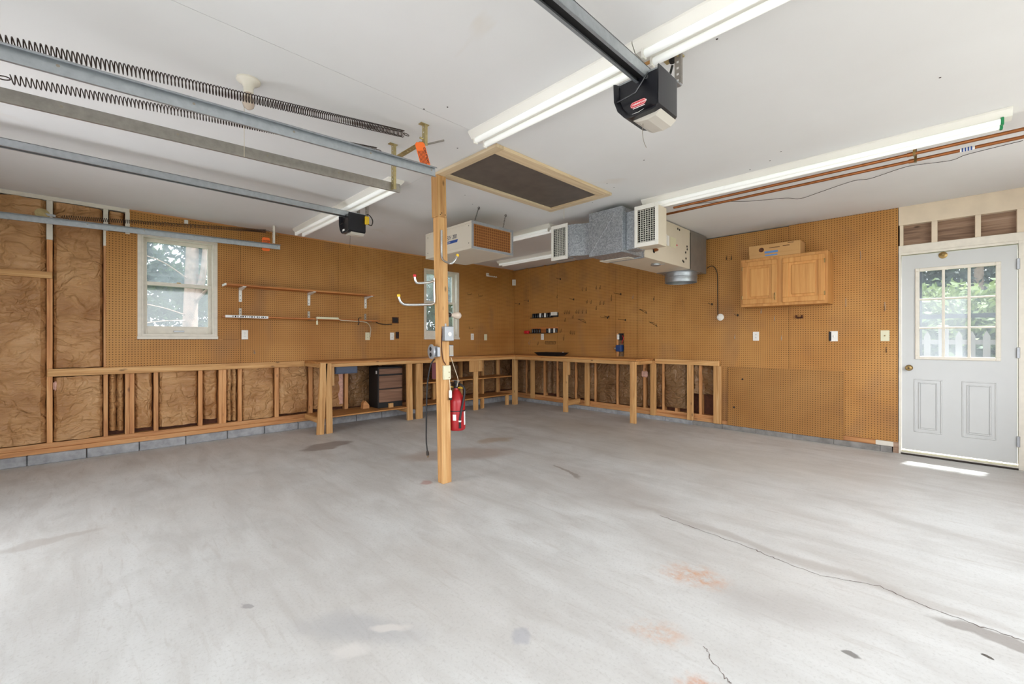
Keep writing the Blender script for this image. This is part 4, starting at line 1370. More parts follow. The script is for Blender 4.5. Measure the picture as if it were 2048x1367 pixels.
strip_light('long twin-tube strip light passing over the badged opener', 3.905, 6.36, -4.235, splice=5.13)
strip_light('twin-tube strip light above the opener near the window wall', 0.36, 2.80, -4.215, green=2.75)
strip_light('twin-tube strip light above the copper pipes', 4.00, 6.44, -2.105, green=6.39)
strip_light('twin-tube strip light behind the hanging air cleaner', 0.50, 2.80, -2.105)
strip_light('twin-tube strip light closest to the pegboard corner', 0.50, 2.30, -0.86)

lp = thing('ceiling_lamp', 'white porcelain ceiling lampholder with bare bulb above the springs', 'ceiling lamp', (3.52, -5.51, HC))
lc = (3.52, -5.51, HC)
G().lathe([(0.058, 0), (0.058, -0.008), (0.050, -0.016), (0.030, -0.028), (0.024, -0.045), (0.024, -0.066), (0.020, -0.07)], lc, n=24).build('lampholder', PORC, lp, smooth=True)
G().lathe([(0.013, -0.066), (0.014, -0.08), (0.026, -0.105), (0.030, -0.125), (0.025, -0.145), (0.010, -0.157), (0.001, -0.159)], lc, n=18).build('glass_bulb', BULBG, lp, smooth=True)
G().lathe([(0.005, 0), (0.004, -0.002)], (3.545, -5.535, HC - 0.0135), (0.2, -0.3, 1), 8).build('screw', DARKWIRE, lp)
G().tube([(3.497, -5.525, HC - 0.03), (3.497, -5.525, 2.19)], 0.0013, 5).build('pull_cord', BONE, lp)

# ================================================================ COPPER PIPES AND WIRE
for lab, ya, za, x0 in (('upper copper pipe running below the strip light by the heater', -2.008, 2.500, 4.26), ('lower copper pipe running under the ceiling by the heater', -1.85, 2.500, 3.90)):
    t = thing('copper_pipe', lab, 'pipe', (5.6, ya, za), 'copper pipes along the ceiling')
    G().tube([(x0, ya, za), (XS - 0.005, ya, za)], 0.0115, 12).build('pipe', COPPER, t, smooth=True)
    for xc in (5.96,):
        G().lathe([(0.0145, 0), (0.0145, 0.03)], (xc, ya, za), (1, 0, 0), 12).build('coupling', COPPER, t, smooth=True)
    for xc in (5.99, 6.9):
        G().box(xc, xc + 0.014, ya - 0.014, ya + 0.014, za - 0.014, HC - 0.0005).build('pipe_clip', BRASS, t)
    if 'lower' in lab:
        G().lathe([(0.0125, 0), (0.0125, 0.07)], (6.22, ya, za), (1, 0, 0), 12).build('printed_sticker', WHITEINK, t)
        for k in range(4):
            G().lathe([(0.0128, 0), (0.0128, 0.008)], (6.228 + k * 0.014, ya, za), (1, 0, 0), 12, cap=False).build('print', BLUEINK, t)
cable('thermostat_wire', 'thin dark wire sagging along the ceiling beside the copper pipes', [oZ(x, y, HC - 0.012) for x, y in ((1385, 408), (1440, 403), (1500, 402), (1570, 396), (1600, 397), (1640, 384), (1705, 362), (1740, 357), (1800, 337), (1830, 330), (1900, 321), (1930, 310), (1980, 297), (2046, 281))], 0.0022, DARKWIRE)

# ================================================================ HANGING AIR CLEANER
A = (1.873, 2.72, -3.314, -2.714, 2.141, 2.430)
ac = thing('air_cleaner', 'cream box air cleaner with brown filter hung on chains', 'air cleaner', (2.3, -3.01, A[4]))
G().panel(0, A[0], A[1], (A[2], A[3], A[4], A[5]), [(A[2] + 0.028, A[3] - 0.028, A[4] + 0.028, A[5] - 0.028)]).build('cabinet', CLEANER, ac, bevel=0.003)
bx('filter', FILTER, ac, A[1] - 0.03, A[1] - 0.014, A[2] + 0.028, A[3] - 0.028, A[4] + 0.028, A[5] - 0.028)
bx('rear_grille', DARKWIRE, ac, A[0] + 0.01, A[0] + 0.02, A[2] + 0.028, A[3] - 0.028, A[4] + 0.028, A[5] - 0.028)
for y0, y1, z0, z1 in ((A[2], A[3], A[5] - 0.028, A[5] - 0.001), (A[2], A[3], A[4] + 0.001, A[4] + 0.026), (A[2] + 0.001, A[2] + 0.026, A[4] + 0.026, A[5] - 0.028), (A[3] - 0.026, A[3] - 0.001, A[4] + 0.026, A[5] - 0.028)):
    bx('front_trim', GREYMET, ac, A[1] + 0.0005, A[1] + 0.004, y0, y1, z0, z1)
for xx in (A[1] - 0.045, A[0] + 0.05):
    for z in (A[4] + 0.06, A[5] - 0.05):
        G().lathe([(0.005, 0), (0.004, -0.0025)], (xx, A[2], z), (0, 1, 0), 8).build('rivet', DARKWIRE, ac)
for tx, xx in (('AIR-', 2.165), ('TECH', 2.268), ('2000', 2.392)):
    text_part(tx, 0.066, (xx, A[2] - 0.0012, 2.287), (1, 0, 0.0), (0.22, 0, 1), NAVYINK, ac, bold=0.0003, spacing=0.95, sx=0.60)
G().prism([(2.06, 2.243), (2.478, 2.243), (2.492, 2.273), (2.074, 2.273)], 1, A[2] - 0.0010, A[2]).build('blue_stripe', BLUEINK, ac)
text_part('AIR FILTRATION SYSTEM', 0.024, (2.13, A[2] - 0.0020, 2.250), (1, 0, 0), (0, 0, 1), WHITEINK, ac, spacing=0.9, sx=0.95)


def chain(parent, p0, p1):
    p0, p1 = Vector(p0), Vector(p1)
    n = max(3, int((p1 - p0).length / 0.017))
    d = (p1 - p0) / n
    dn = d.normalized()
    g = G()
    for i in range(n):
        c = p0 + d * (i + 0.5)
        a = dn.orthogonal().normalized()
        if i % 2:
            a = dn.cross(a)
        ring = [c + dn * 0.012 * math.cos(w) + a * 0.0055 * math.sin(w) for w in [2 * math.pi * k / 8 for k in range(9)]]
        g.tube(ring, 0.0016, 4, cap=False)
    c = g.build('chain', DARKWIRE, parent)
    c['kind'] = 'stuff'
    ring = [p0 + Vector((0, 0.013 * math.sin(w), -0.013 + 0.013 * math.cos(w))) for w in [2 * math.pi * k / 10 for k in range(9)]]
    G().tube(ring, 0.0028, 5).build('ceiling_hook', DARKWIRE, parent)
    G().tube([p1 + Vector((0, 0, -0.012)), p1 + Vector((0, 0, 0.008))], 0.006, 8).build('eye_bolt', GREYMET, parent)


for x, y0, y1 in ((2.69, -3.19, -3.245), (2.69, -2.80, -2.84), (1.95, -3.19, -3.22), (1.95, -2.80, -2.82)):
    chain(ac, (x, y0, HC - 0.001), (x, y1, A[5] + 0.008))

# ================================================================ UNIT HEATER WITH DUCTS
ht = thing('unit_heater', 'beige unit heater with galvanised ducts hung under the ceiling', 'heater', (3.6, -1.2, 2.10))
bx('cabinet', BEIGECAB, ht, 3.385, 3.85, -1.84, -0.665, 2.097, 2.588, bevel=0.004)
bx('rear_plenum', DUCTGREY, ht, 3.39, 3.853, -0.662, -0.155, 2.092, 2.592, bevel=0.003)
pl = bx('plenum', SPANGLE, ht, 3.438, 3.848, -2.272, -1.845, 2.09, 2.556, bevel=0.002)
# cross-break crease pressed into the plenum sheet
G().tube([(3.442, -2.2725, 2.10), (3.80, -2.2725, 2.545)], 0.0022, 4).build('crease', SPANGLE, pl)
bx('duct_flange', SPANGLE, ht, 3.430, 3.856, -1.875, -1.845, 2.082, 2.562)
# branch to the near grille
bx('branch_duct', SPANGLE, ht, 3.849, 3.965, -2.205, -2.03, 2.115, 2.50, bevel=0.003)


def register(x0, x1, y, z0, z1, boot_d):
    t = G().panel(1, y - 0.006, y, (x0, x1, z0, z1), [(x0 + 0.035, x1 - 0.035, z0 + 0.042, z1 - 0.042)]).build('register', WHITEPL, ht, bevel=0.002)
    bx('register_shadow_box', BLACKM, t, x0 + 0.03, x1 - 0.03, y + 0.020, y + 0.024, z0 + 0.036, z1 - 0.036)
    n = 16
    for k in range(n):
        z = z0 + 0.050 + (z1 - z0 - 0.10) * k / (n - 1)
        G().add([(x0 + 0.034, y - 0.004, z - 0.003), (x1 - 0.034, y - 0.004, z - 0.003), (x1 - 0.034, y + 0.012, z + 0.006), (x0 + 0.034, y + 0.012, z + 0.006), (x0 + 0.034, y - 0.004, z - 0.0045), (x1 - 0.034, y - 0.004, z - 0.0045), (x1 - 0.034, y + 0.012, z + 0.0045), (x0 + 0.034, y + 0.012, z + 0.0045)],
                [(0, 1, 2, 3), (4, 7, 6, 5), (0, 4, 5, 1), (3, 2, 6, 7), (0, 3, 7, 4), (1, 5, 6, 2)]).build('louvre', WHITEPL, t)
    for k in range(1, 7):
        x = x0 + 0.035 + (x1 - x0 - 0.07) * k / 7
        bx('vane', WHITEPL, t, x - 0.0014, x + 0.0014, y + 0.004, y + 0.018, z0 + 0.042, z1 - 0.042)
    return t


register(3.962, 4.215, -2.235, 2.115, 2.522, 0.2)
G().panel(1, -2.234, -2.03, (3.966, 4.195, 2.125, 2.505), [(3.975, 4.186, 2.134, 2.496)]).build('register_boot', BEIGECAB, ht)
register(2.862, 3.108, -2.215, 2.128, 2.535, 0.2)
G().panel(1, -2.214, -2.10, (2.87, 3.10, 2.14, 2.52), [(2.88, 3.09, 2.15, 2.51)]).build('register_boot', SPANGLE, ht)
# rounded elbow to the far grille
pr = [(3.10, -2.21), (3.16, -2.205), (3.22, -2.18), (3.27, -2.14), (3.30, -2.13), (3.436, -2.13), (3.436, -1.93), (3.10, -1.93)]
G().prism(pr, 2, 2.15, 2.51).build('elbow_duct', SPANGLE, ht, smooth=True)
bx('drip_tray', WHITEP, ht, 3.385, 3.75, -1.99, -1.842, 2.084, 2.0965)
cc = (3.625, -0.43, 2.09)
G().lathe([(0.235, 0.001), (0.235, -0.003), (0.205, -0.004), (0.203, -0.05), (0.208, -0.055), (0.208, -0.062), (0.203, -0.068), (0.203, -0.125), (0.199, -0.125), (0.199, -0.004)], cc, n=40, cap=False).build('flue_collar', GALV, ht, smooth=True)
G().lathe([(0.198, -0.03), (0.001, -0.031)], cc, n=30, cap=False).build('flue_damper', DUCTGREY, ht)
fan = G().lathe([(0.055, 0.0), (0.055, -0.018), (0.035, -0.024), (0.001, -0.025)], (3.72, -1.32, 2.097), n=16, cap=False).build('motor_mount', GREYMET, ht, smooth=True)
for k in range(3):
    a = R(30 + 120 * k)
    G().beam((3.72 + 0.05 * math.cos(a), -1.32 + 0.05 * math.sin(a), 2.085), (3.72 + 0.10 * math.cos(a), -1.32 + 0.10 * math.sin(a), 2.094), 0.014, 0.004).build('mount_arm', GREYMET, fan)
for yy, zz in ((-1.02, 2.545), (-0.975, 2.54), (-0.76, 2.37), (-0.755, 2.335), (-0.80, 2.29), (-0.79, 2.215), (-0.88, 2.175), (-0.855, 2.165)):
    G().lathe([(0.014, 0), (0.014, 0.003), (0.009, 0.003), (0.009, 0.001)], (3.85, yy, zz), (1, 0, 0), 12).build('grommet', BLACKM, ht)
bx('rating_label', WHITEINK, ht, 3.8505, 3.8515, -1.37, -1.31, 2.31, 2.43)
bx('rating_label', WHITEINK, ht, 3.8505, 3.8515, -1.30, -1.25, 2.30, 2.42)
bx('kraft_label', IVORY, ht, 3.8505, 3.8515, -1.22, -1.07, 2.30, 2.42)
bx('red_mark', REDINK, ht, 3.8515, 3.852, -1.06, -1.03, 2.335, 2.35)
bx('seam_strip', BLACKM, ht, 3.8505, 3.855, -0.672, -0.662, 2.10, 2.56)
G().tube(smooth_path([(3.86, -1.62, 2.19), (3.90, -1.63, 2.195), (3.89, -1.72, 2.20), (3.87, -1.80, 2.20)], 4), 0.011, 8).build('copper_stub', COPPER, ht, smooth=True)
G().lathe([(0.024, 0), (0.024, 0.004)], (3.85, -1.62, 2.19), (1, 0, 0), 14).build('pipe_escutcheon', BLACKM, ht)
sx = oY(1441, 634)
ts = thing('thermostat', 'round white thermostat on the pegboard below the heater cord', 'thermostat', (sx.x, 0, sx.z))
G().lathe([(0.046, 0), (0.046, -0.010), (0.042, -0.014), (0.034, -0.016), (0.032, -0.030), (0.028, -0.033), (0.001, -0.034)], (sx.x, -0.0005, sx.z), (0, 1, 0), 26).build('body', WHITEPL, ts, smooth=True)

G().tube(smooth_path([(3.862, -0.15, 2.17), (3.90, -0.09, 2.20), (3.93, -0.05, 2.17), (3.945, -0.014, 2.08), (3.948, -0.012, 1.85), (3.95, -0.012, 1.60), (3.952, -0.012, 1.53)], 6), 0.0048, 7).build('cord', RUBBER, ts, smooth=True)

# ================================================================ WALL CABINET AND BOX
C = (4.335, 5.222, -0.30, -0.002, 1.606, 2.190)
wc = thing('wall_cabinet', 'golden oak two-door wall cabinet on the pegboard', 'cabinet', (4.78, -0.15, C[4]))
bx('carcass', OAK[2], wc, C[0], C[1], C[2] + 0.02, C[3], C[4], C[5], bevel=0.002)
ff = G().panel(1, C[2], C[2] + 0.0195, (C[0], C[1], C[4], C[5]), [(C[0] + 0.035, 4.72, C[4] + 0.04, C[5] - 0.04), (4.80, C[1] - 0.035, C[4] + 0.04, C[5] - 0.04)]).build('face_frame', OAK[2], wc, bevel=0.001)
for a, b, hx in ((4.352, 4.735, 4.352), (4.788, 5.196, 5.196)):
    z0, z1, yd = C[4] + 0.032, C[5] - 0.034, C[2] - 0.02
    d = G().panel(1, yd, C[2] - 0.0005, (a, b, z0, z1), [(a + 0.06, b - 0.06, z0 + 0.06, z1 - 0.06)]).build('door', OAK[2], wc, bevel=0.004)
    G().panel(1, yd + 0.015, C[2] - 0.001, (a + 0.06, b - 0.06, z0 + 0.06, z1 - 0.06)).build('door_panel', OAK[2], d)
    bx('raised_field', OAK[2], d, a + 0.088, b - 0.088, yd + 0.004, yd + 0.0155, z0 + 0.088, z1 - 0.088, bevel=0.006)
    for zz in (z0 + 0.06, z1 - 0.10):
        bx('hinge', BRASS, d, hx - 0.006, hx + 0.006, yd - 0.003, yd + 0.012, zz, zz + 0.045, bevel=0.002)
    if a < 4.5:
        bx('pull_plate', BRASS, d, b - 0.030, b - 0.018, yd - 0.004, yd, z0 + 0.035, z0 + 0.125, bevel=0.003)
        G().tube(smooth_path([(b - 0.024, yd - 0.004, z0 + 0.05), (b - 0.024, yd - 0.022, z0 + 0.06), (b - 0.024, yd - 0.022, z0 + 0.10), (b - 0.024, yd - 0.004, z0 + 0.11)], 4), 0.004, 6).build('pull', BRASS, d, smooth=True)
cb = thing('cardboard_box', 'flat brown cardboard box with blue tape on the wall cabinet', 'box', (4.70, -0.17, 2.19))
BX = (4.43, 4.965, -0.305, -0.06, 2.1905, 2.345)
cbo = bx('carton', CARD, cb, *BX, bevel=0.003)
bx('flap_edge', CARD, cb, BX[0] - 0.002, BX[1] - 0.02, BX[2] - 0.004, BX[2], 2.232, BX[5], bevel=0.002)
g = G().panel(1, BX[2] - 0.0055, BX[2] - 0.004, (4.60, 4.74, 2.238, 2.262))
g.build('blue_tape_strip', BLUETAPE, cb)
bx('blue_tape_strip', BLUETAPE, cb, 4.605, 4.735, BX[2] - 0.0015, BX[2], 2.206, 2.220)
G().lathe([(0.028, 0), (0.028, -0.0008)], (4.565, BX[2] - 0.004, 2.285), (0, 1, 0), 16).build('printed_mark', DARKBROWN, cb)
for x0, x1, z in ((4.65, 4.76, 2.295), (4.79, 4.86, 2.300), (4.84, 4.90, 2.328)):
    bx('printed_line', DARKBROWN, cb, x0, x1, BX[2] - 0.0048, BX[2] - 0.004, z, z + 0.007)

# ================================================================ WORKBENCHES
wbL = thing('workbench', 'long pine workbench under the windows with open shelves below', 'workbench', (0.28, -2.2, 0), 'wooden workbenches')
BT = 0.918
for k in range(3):
    bx('top_board', BENCH[1], wbL, 0.002 + 0.187 * k, 0.002 + 0.187 * k + 0.1855, -4.03, -0.002, BT - 0.03, BT, bevel=0.003)
bx('front_apron', PINE[1], wbL, 0.520, 0.558, -4.02, -0.505, 0.845, BT - 0.031, bevel=0.002)
bx('end_apron', PINE[0], wbL, 0.037, 0.519, -4.028, -3.990, 0.842, BT - 0.031, bevel=0.002)


def leg(parent, p0, p1, w, d, m_=None):
    G().beam(p0, p1, w, d, up=(1, 0, 0)).build('leg', m_ or PINE[2], parent, bevel=0.003)


# (x, y at the floor) -> (x, y under the apron); wide face along the bench
leg(wbL, (0.578, -4.030, 0), (0.578, -3.985, 0.905), 0.086, 0.038)
leg(wbL, (0.578, -3.915, 0), (0.578, -3.930, 0.900), 0.078, 0.038)
leg(wbL, (0.498, -2.690, 0), (0.498, -2.705, 0.843), 0.086, 0.038)
leg(wbL, (0.498, -2.530, 0), (0.498, -2.530, 0.843), 0.110, 0.038)
leg(wbL, (0.480, -1.400, 0), (0.480, -1.400, 0.843), 0.089, 0.038)
leg(wbL, (0.490, -0.462, 0), (0.490, -0.462, 0.843), 0.089, 0.07)
bx('leg_gusset', PINE[2], wbL, 0.5005, 0.5195, -1.56, -1.28, 0.66, 0.845, bevel=0.002)
bx('hanger_block', PINE[2], wbL, 0.50, 0.519, -3.862, -3.826, 0.60, 0.845, bevel=0.002)
bx('lower_shelf', BENCH[1], wbL, 0.045, 0.505, -4.0, -2.74, 0.182, 0.200, bevel=0.002)
bx('shelf_bearer', PINE[0], wbL, 0.045, 0.555, -4.035, -4.0005, 0.135, 0.200, bevel=0.002)
bx('shelf_bearer', PINE[0], wbL, 0.045, 0.50, -2.735, -2.70, 0.12, 0.182, bevel=0.002)
for z in (0.20, 0.535):
    bx('lower_shelf' if z < 0.3 else 'middle_shelf', BENCH[1], wbL, 0.045, 0.455, -2.465, -0.51, z - 0.018, z, bevel=0.002)
bx('shelf_divider', BENCH[2], wbL, 0.06, 0.455, -2.475, -2.466, 0.11, 0.84)
for yy in (-1.98, -1.40, -0.9, -0.53):
    bx('shelf_upright', PINE[2], wbL, 0.06, 0.098, yy - 0.02, yy + 0.02, 0.20, 0.517)
    bx('shelf_upright', PINE[2], wbL, 0.06, 0.098, yy - 0.02, yy + 0.02, 0.535, 0.84)
for yy in (-2.05, -1.2, -0.6):
    bx('shelf_foot', PINE[2], wbL, 0.40, 0.438, yy - 0.03, yy + 0.03, 0.0, 0.182)
for x0, x1, y0, y1 in ((0.10, 0.30, -3.45, -2.75), (0.16, 0.42, -3.40, -2.95)):
    bx('under_cleat', PINE[1], wbL, x0, x0 + 0.04, y0, y1, 0.848, 0.886)

wbR = thing('workbench', 'pine workbench along the door wall with black tray on top', 'workbench', (1.8, -0.26, 0), 'wooden workbenches')
for k in range(3):
    bx('top_board', BENCH[0], wbR, 0.566, 3.02, -0.002 - 0.172 * k - 0.1705, -0.002 - 0.172 * k, BT - 0.03, BT, bevel=0.003)
bx('front_apron', PINE[0], wbR, 0.56, 3.02, -0.518, -0.480, 0.838, BT - 0.031, bevel=0.002)
bx('end_apron', PINE[1], wbR, 2.985, 3.022, -0.479, -0.064, 0.838, BT - 0.031, bevel=0.002)
for x, w in ((1.640, 0.085),):
    bx('leg', PINE[2], wbR, x, x + w, -0.479, -0.441, 0, 0.887, bevel=0.003)
leg_r = ((2.93, 0.042), (2.973, 0.046))
for x, w in leg_r:
    bx('leg', PINE[2], wbR, x, x + w, -0.557, -0.519, 0, 0.887, bevel=0.003)
bx('hanger_block', PINE[2], wbR, 1.726, 1.765, -0.479, -0.441, 0.62, 0.887, bevel=0.002)
for px in (1068, 1177, 1309):
    u = xD(px)
    bx('rear_leg', PINE[2], wbR, u - 0.04, u + 0.04, -0.060, -0.013, 0.08 if px != 1309 else 0.064, 0.887, bevel=0.003)
bx('floor_brace', PINE[1], wbR, 1.650, 1.688, -0.440, -0.061, 0.10, 0.185, bevel=0.002)

fr = thing('ledge_frame', 'low pine ledge frame on short legs beside the leaning pegboard', 'frame', (3.5, -0.04, 0.066))
bx('rail', PINE[0], fr, 3.066, 3.985, -0.070, -0.032, 0.845, 0.915, bevel=0.003)
bx('ledge', BENCH[0], fr, 3.066, 3.975, -0.0315, -0.012, 0.855, 0.880)
for px, w in ((1379.5, 0.085), (1434, 0.10)):
    u = oY(px, 760, -0.07)[0]
    bx('leg', PINE[2], fr, u - w / 2, u + w / 2, -0.068, -0.034, 0.066, 0.845, bevel=0.003)
bx('conduit', PALEWIRE, fr, 3.955, 3.967, -0.03, -0.018, 0.20, 0.845)
bx('conduit_end', BLACKM, fr, 3.965, 3.99, -0.032, -0.014, 0.155, 0.215)

# leaning loose sheet of pegboard
s0, s1 = oY(1455, 733, -0.02), oY(1687, 741, -0.02)
z0 = 0.064
lean = thing('loose_pegboard', 'loose pegboard sheet leaning against the wall near the door', 'pegboard', (4.70, -0.034, z0))
LX0, LX1 = 4.085, 5.322
g = G()
yb0, yt0 = -0.040, -0.024
g.add([(LX0, yb0, z0), (LX1, yb0, z0), (LX1, yb0 + 0.006, z0), (LX0, yb0 + 0.006, z0), (LX0, yt0, 0.835), (LX1, yt0, 0.845), (LX1, yt0 + 0.006, 0.845), (LX0, yt0 + 0.006, 0.835)],
      [(0, 3, 2, 1), (4, 5, 6, 7), (0, 1, 5, 4), (1, 2, 6, 5), (2, 3, 7, 6), (3, 0, 4, 7)])
g.build('board', PEG_LOOSE, lean)
for px, py in ((1485, 758), (1468, 814)):
    G().lathe([(0.012, 0), (0.010, 0.001)], oY(px, py, -0.0385 if py > 800 else -0.028) + Vector((0, -0.0015, 0)), (0, -1, 0), 10).build('large_hole', BLACKM, lean)
lean.name = 'loose_pegboard'

# ================================================================ THINGS UNDER, ON AND OVER THE BENCHES
fc = thing('filing_cabinet', 'black drawer cabinet with three wood drawer fronts under the bench', 'cabinet', (0.2, -2.9, 0.2005))
FX, FY0, FY1 = 0.34, -3.12, -2.72
bx('carcass', BLACKM, fc, 0.055, FX, FY0, FY1, 0.2005, 0.80, bevel=0.004)
for z0, z1 in ((0.695, 0.775), (0.485, 0.670), (0.285, 0.470)):
    bx('drawer', DRAWERWOOD, fc, FX + 0.0005, FX + 0.016, FY0 + 0.012, FY1 - 0.012, z0, z1, bevel=0.003)
bx('sticker', WHITEINK, fc, 0.27, 0.31, FY0 - 0.001, FY0, 0.70, 0.745)
bx('toe_block', PINE[2], fc, FX + 0.0005, FX + 0.03, -2.96, -2.89, 0.2005, 0.262)
dt = thing('hanging_tray', 'blue-grey steel tray hung under the bench top', 'tray', (0.40, -3.64, 0.75))
G().panel(2, 0.752, 0.845, (0.12, 0.47, -3.79, -3.49), [(0.13, 0.46, -3.78, -3.50)]).build('tray_sides', STEELBLUE, dt, bevel=0.003)
bx('tray_floor', STEELBLUE, dt, 0.12, 0.47, -3.79, -3.49, 0.745, 0.752)
bx('slide', GREYMET, dt, 0.12, 0.47, -3.80, -3.48, 0.846, 0.8868)
mp = thing('maroon_panel', 'maroon board hanging below the bench behind the post', 'board', (0.3, -2.2, 0.6))
bx('board', MAROON, mp, 0.47, 0.478, -2.28, -2.06, 0.585, 0.8440, bevel=0.002)
wo = thing('wood_offcut', 'small wood offcut lying beside the black drawer cabinet', 'offcut', (0.3, -3.3, 0.2))
G().prism([(-3.30, 0.2005), (-3.20, 0.2005), (-3.20, 0.25), (-3.26, 0.32), (-3.29, 0.29)], 0, 0.16, 0.24).build('offcut', FRAME[1], wo, bevel=0.004)

bt = thing('black_tray', 'shallow black plastic tray on the bench near the corner', 'tray', (1.22, -0.27, BT))
g = G()
x0, x1, y0, y1 = 1.02, 1.42, -0.40, -0.16
fl, h = 0.055, 0.058
ri = [(x0, y0), (x1, y0), (x1, y1), (x0, y1)]
ro_ = [(x0 - fl, y0 - fl), (x1 + fl, y0 - fl), (x1 + fl, y1 + fl), (x0 - fl, y1 + fl)]
zf = BT + 0.0005
v = [(a, b, zf) for a, b in ri] + [(a, b, zf + h) for a, b in ro_] + [(a, b, zf + 0.005) for a, b in ri] + [(a * 0.985 + 0.0183, b * 0.985 - 0.0042, zf + h) for a, b in ro_]
g.add(v, [(0, 3, 2, 1), (8, 9, 10, 11)] + [(i, (i + 1) % 4, (i + 1) % 4 + 4, i + 4) for i in range(4)] + [(i + 8, i + 12, (i + 1) % 4 + 12, (i + 1) % 4 + 8) for i in range(4)] + [(i + 4, (i + 1) % 4 + 4, (i + 1) % 4 + 12, i + 12) for i in range(4)])
g.build('tray', BLACKM, bt)
G().lathe([(0.012, 0), (0.012, 0.006)], (1.36, -0.13, zf + h), n=10).build('tray_clip', WHITEPL, bt)

# ---- shelves on the window wall
def shelf(label, y0, y1, z, depth=0.20, brackets=(), up=False):
    t = thing('wall_shelf', label, 'shelf', (0.1, (y0 + y1) / 2, z), 'long shelves on the window wall')
    bx('board', SHELF[1], t, 0.004, depth, y0, y1, z, z + 0.019, bevel=0.002)
    for yb in brackets:
        b = G()
        if not up:
            b.box(0.0005, 0.004, yb - 0.017, yb + 0.017, z - 0.175, z - 0.002)
            b.box(0.0005, 0.012, yb - 0.017, yb - 0.014, z - 0.17, z - 0.002)
            b.box(0.0005, 0.012, yb + 0.014, yb + 0.017, z - 0.17, z - 0.002)
            b.prism([(0.004, z - 0.002), (0.004, z - 0.060), (0.018, z - 0.036), (depth + 0.016, z - 0.010), (depth + 0.020, z - 0.0015)], 1, yb - 0.017, yb + 0.017)
        else:
            b.box(0.0005, 0.004, yb - 0.016, yb + 0.016, z + 0.0195, z + 0.12)
            b.box(0.0005, depth - 0.02, yb - 0.016, yb + 0.016, z - 0.006, z - 0.0005)
        br = b.build('bracket', WHITEPL if not up else PALEWIRE, t, bevel=0.0015)
        for k in range(2):
            zz = (z - 0.15 + 0.05 * k) if not up else (z + 0.05 + 0.04 * k)
            G().lathe([(0.005, 0.0), (0.004, 0.002)], (0.004, yb, zz), (1, 0, 0), 8).build('screw', DARKWIRE, br)
    return t


bk = [oX(p, 600)[1] for p in (480.5, 617.5, 730.5)]
sh1 = shelf('upper wooden wall shelf on white angle brackets', -4.965, -3.096, 1.845, brackets=bk)
bx('end_cap', WHITEPL, sh1, 0.03, 0.21, -4.9765, -4.9655, 1.840, 1.866)
sh2 = shelf('lower wooden wall shelf with labels and a power strip on its edge', -4.975, -3.03, 1.470, brackets=bk, up=True)
bx('label_strip', WHITEINK, sh2, 0.2005, 0.2025, -4.975, -4.52, 1.463, 1.492)
for k in range(15):
    yy = -4.90 + 0.025 * k + random.uniform(-0.006, 0.006)
    w = random.uniform(0.005, 0.016)
    bx('label_print', INK if k % 3 else GREYCORD, sh2, 0.2026, 0.2030, yy, yy + w, 1.469, 1.486)
ps = thing('power_strip', 'cream power strip along the edge of the lower shelf', 'power strip', (0.21, -3.78, 1.48))
q0, q1 = oX(632, 636, 0.215)[1], oX(676, 638, 0.215)[1]
bx('body', IVORY, ps, 0.2035, 0.245, q0, q1, 1.478, 1.508, bevel=0.006)
G().tube(smooth_path([(0.22, q0 + 0.01, 1.478), (0.225, q0 + 0.012, 1.45), (0.215, q0 + 0.014, 1.43)], 4), 0.006, 7).build('cord_stub', BONE, ps, smooth=True)
G().lathe([(0.012, 0), (0.012, -0.05)], (0.222, q0 + 0.012, 1.452), n=10).build('hanging_plug', IVORY, ps)
PSP = smooth_path([(0.215, q1, 1.492), (0.215, q1 + 0.05, 1.47), (0.21, q1 + 0.15, 1.468), (0.21, oX(710, 643, 0.21)[1], 1.464), (0.18, oX(733, 645, 0.18)[1], 1.452), (0.08, oX(741, 655, 0.08)[1], 1.38), (0.03, oX(741, 666, 0.03)[1], 1.30), (0.018, oX(740, 674, 0.018)[1], 1.25)], 6)
G().tube(PSP, 0.006, 7).build('cord', BONE, ps, smooth=True)
G().lathe([(0.008, 0.0), (0.013, 0.006), (0.013, 0.03), (0.008, 0.034)], PSP[-1], (-1, 0, 0.2), 10).build('plug', IVORY, ps, smooth=True)
cable('loose_cable', 'dark cord draped over the lower shelf end towards the open box', [(0.15, oX(722, 635, 0.15)[1], 1.52), (0.205, oX(717, 641, 0.205)[1], 1.505), (0.235, oX(718, 648, 0.235)[1], 1.45), (0.232, oX(716, 655, 0.232)[1], 1.41)], 0.006, RUBBER)
cable('loose_cable', 'dark cord between the lower shelf end and the open box', [(0.10, oX(748, 640, 0.10)[1], 1.492), (0.03, oX(757, 644, 0.03)[1], 1.452), (0.012, oX(770, 645, 0.012)[1], 1.437), (0.012, oX(784, 642, 0.012)[1], 1.445)], 0.006, RUBBER)

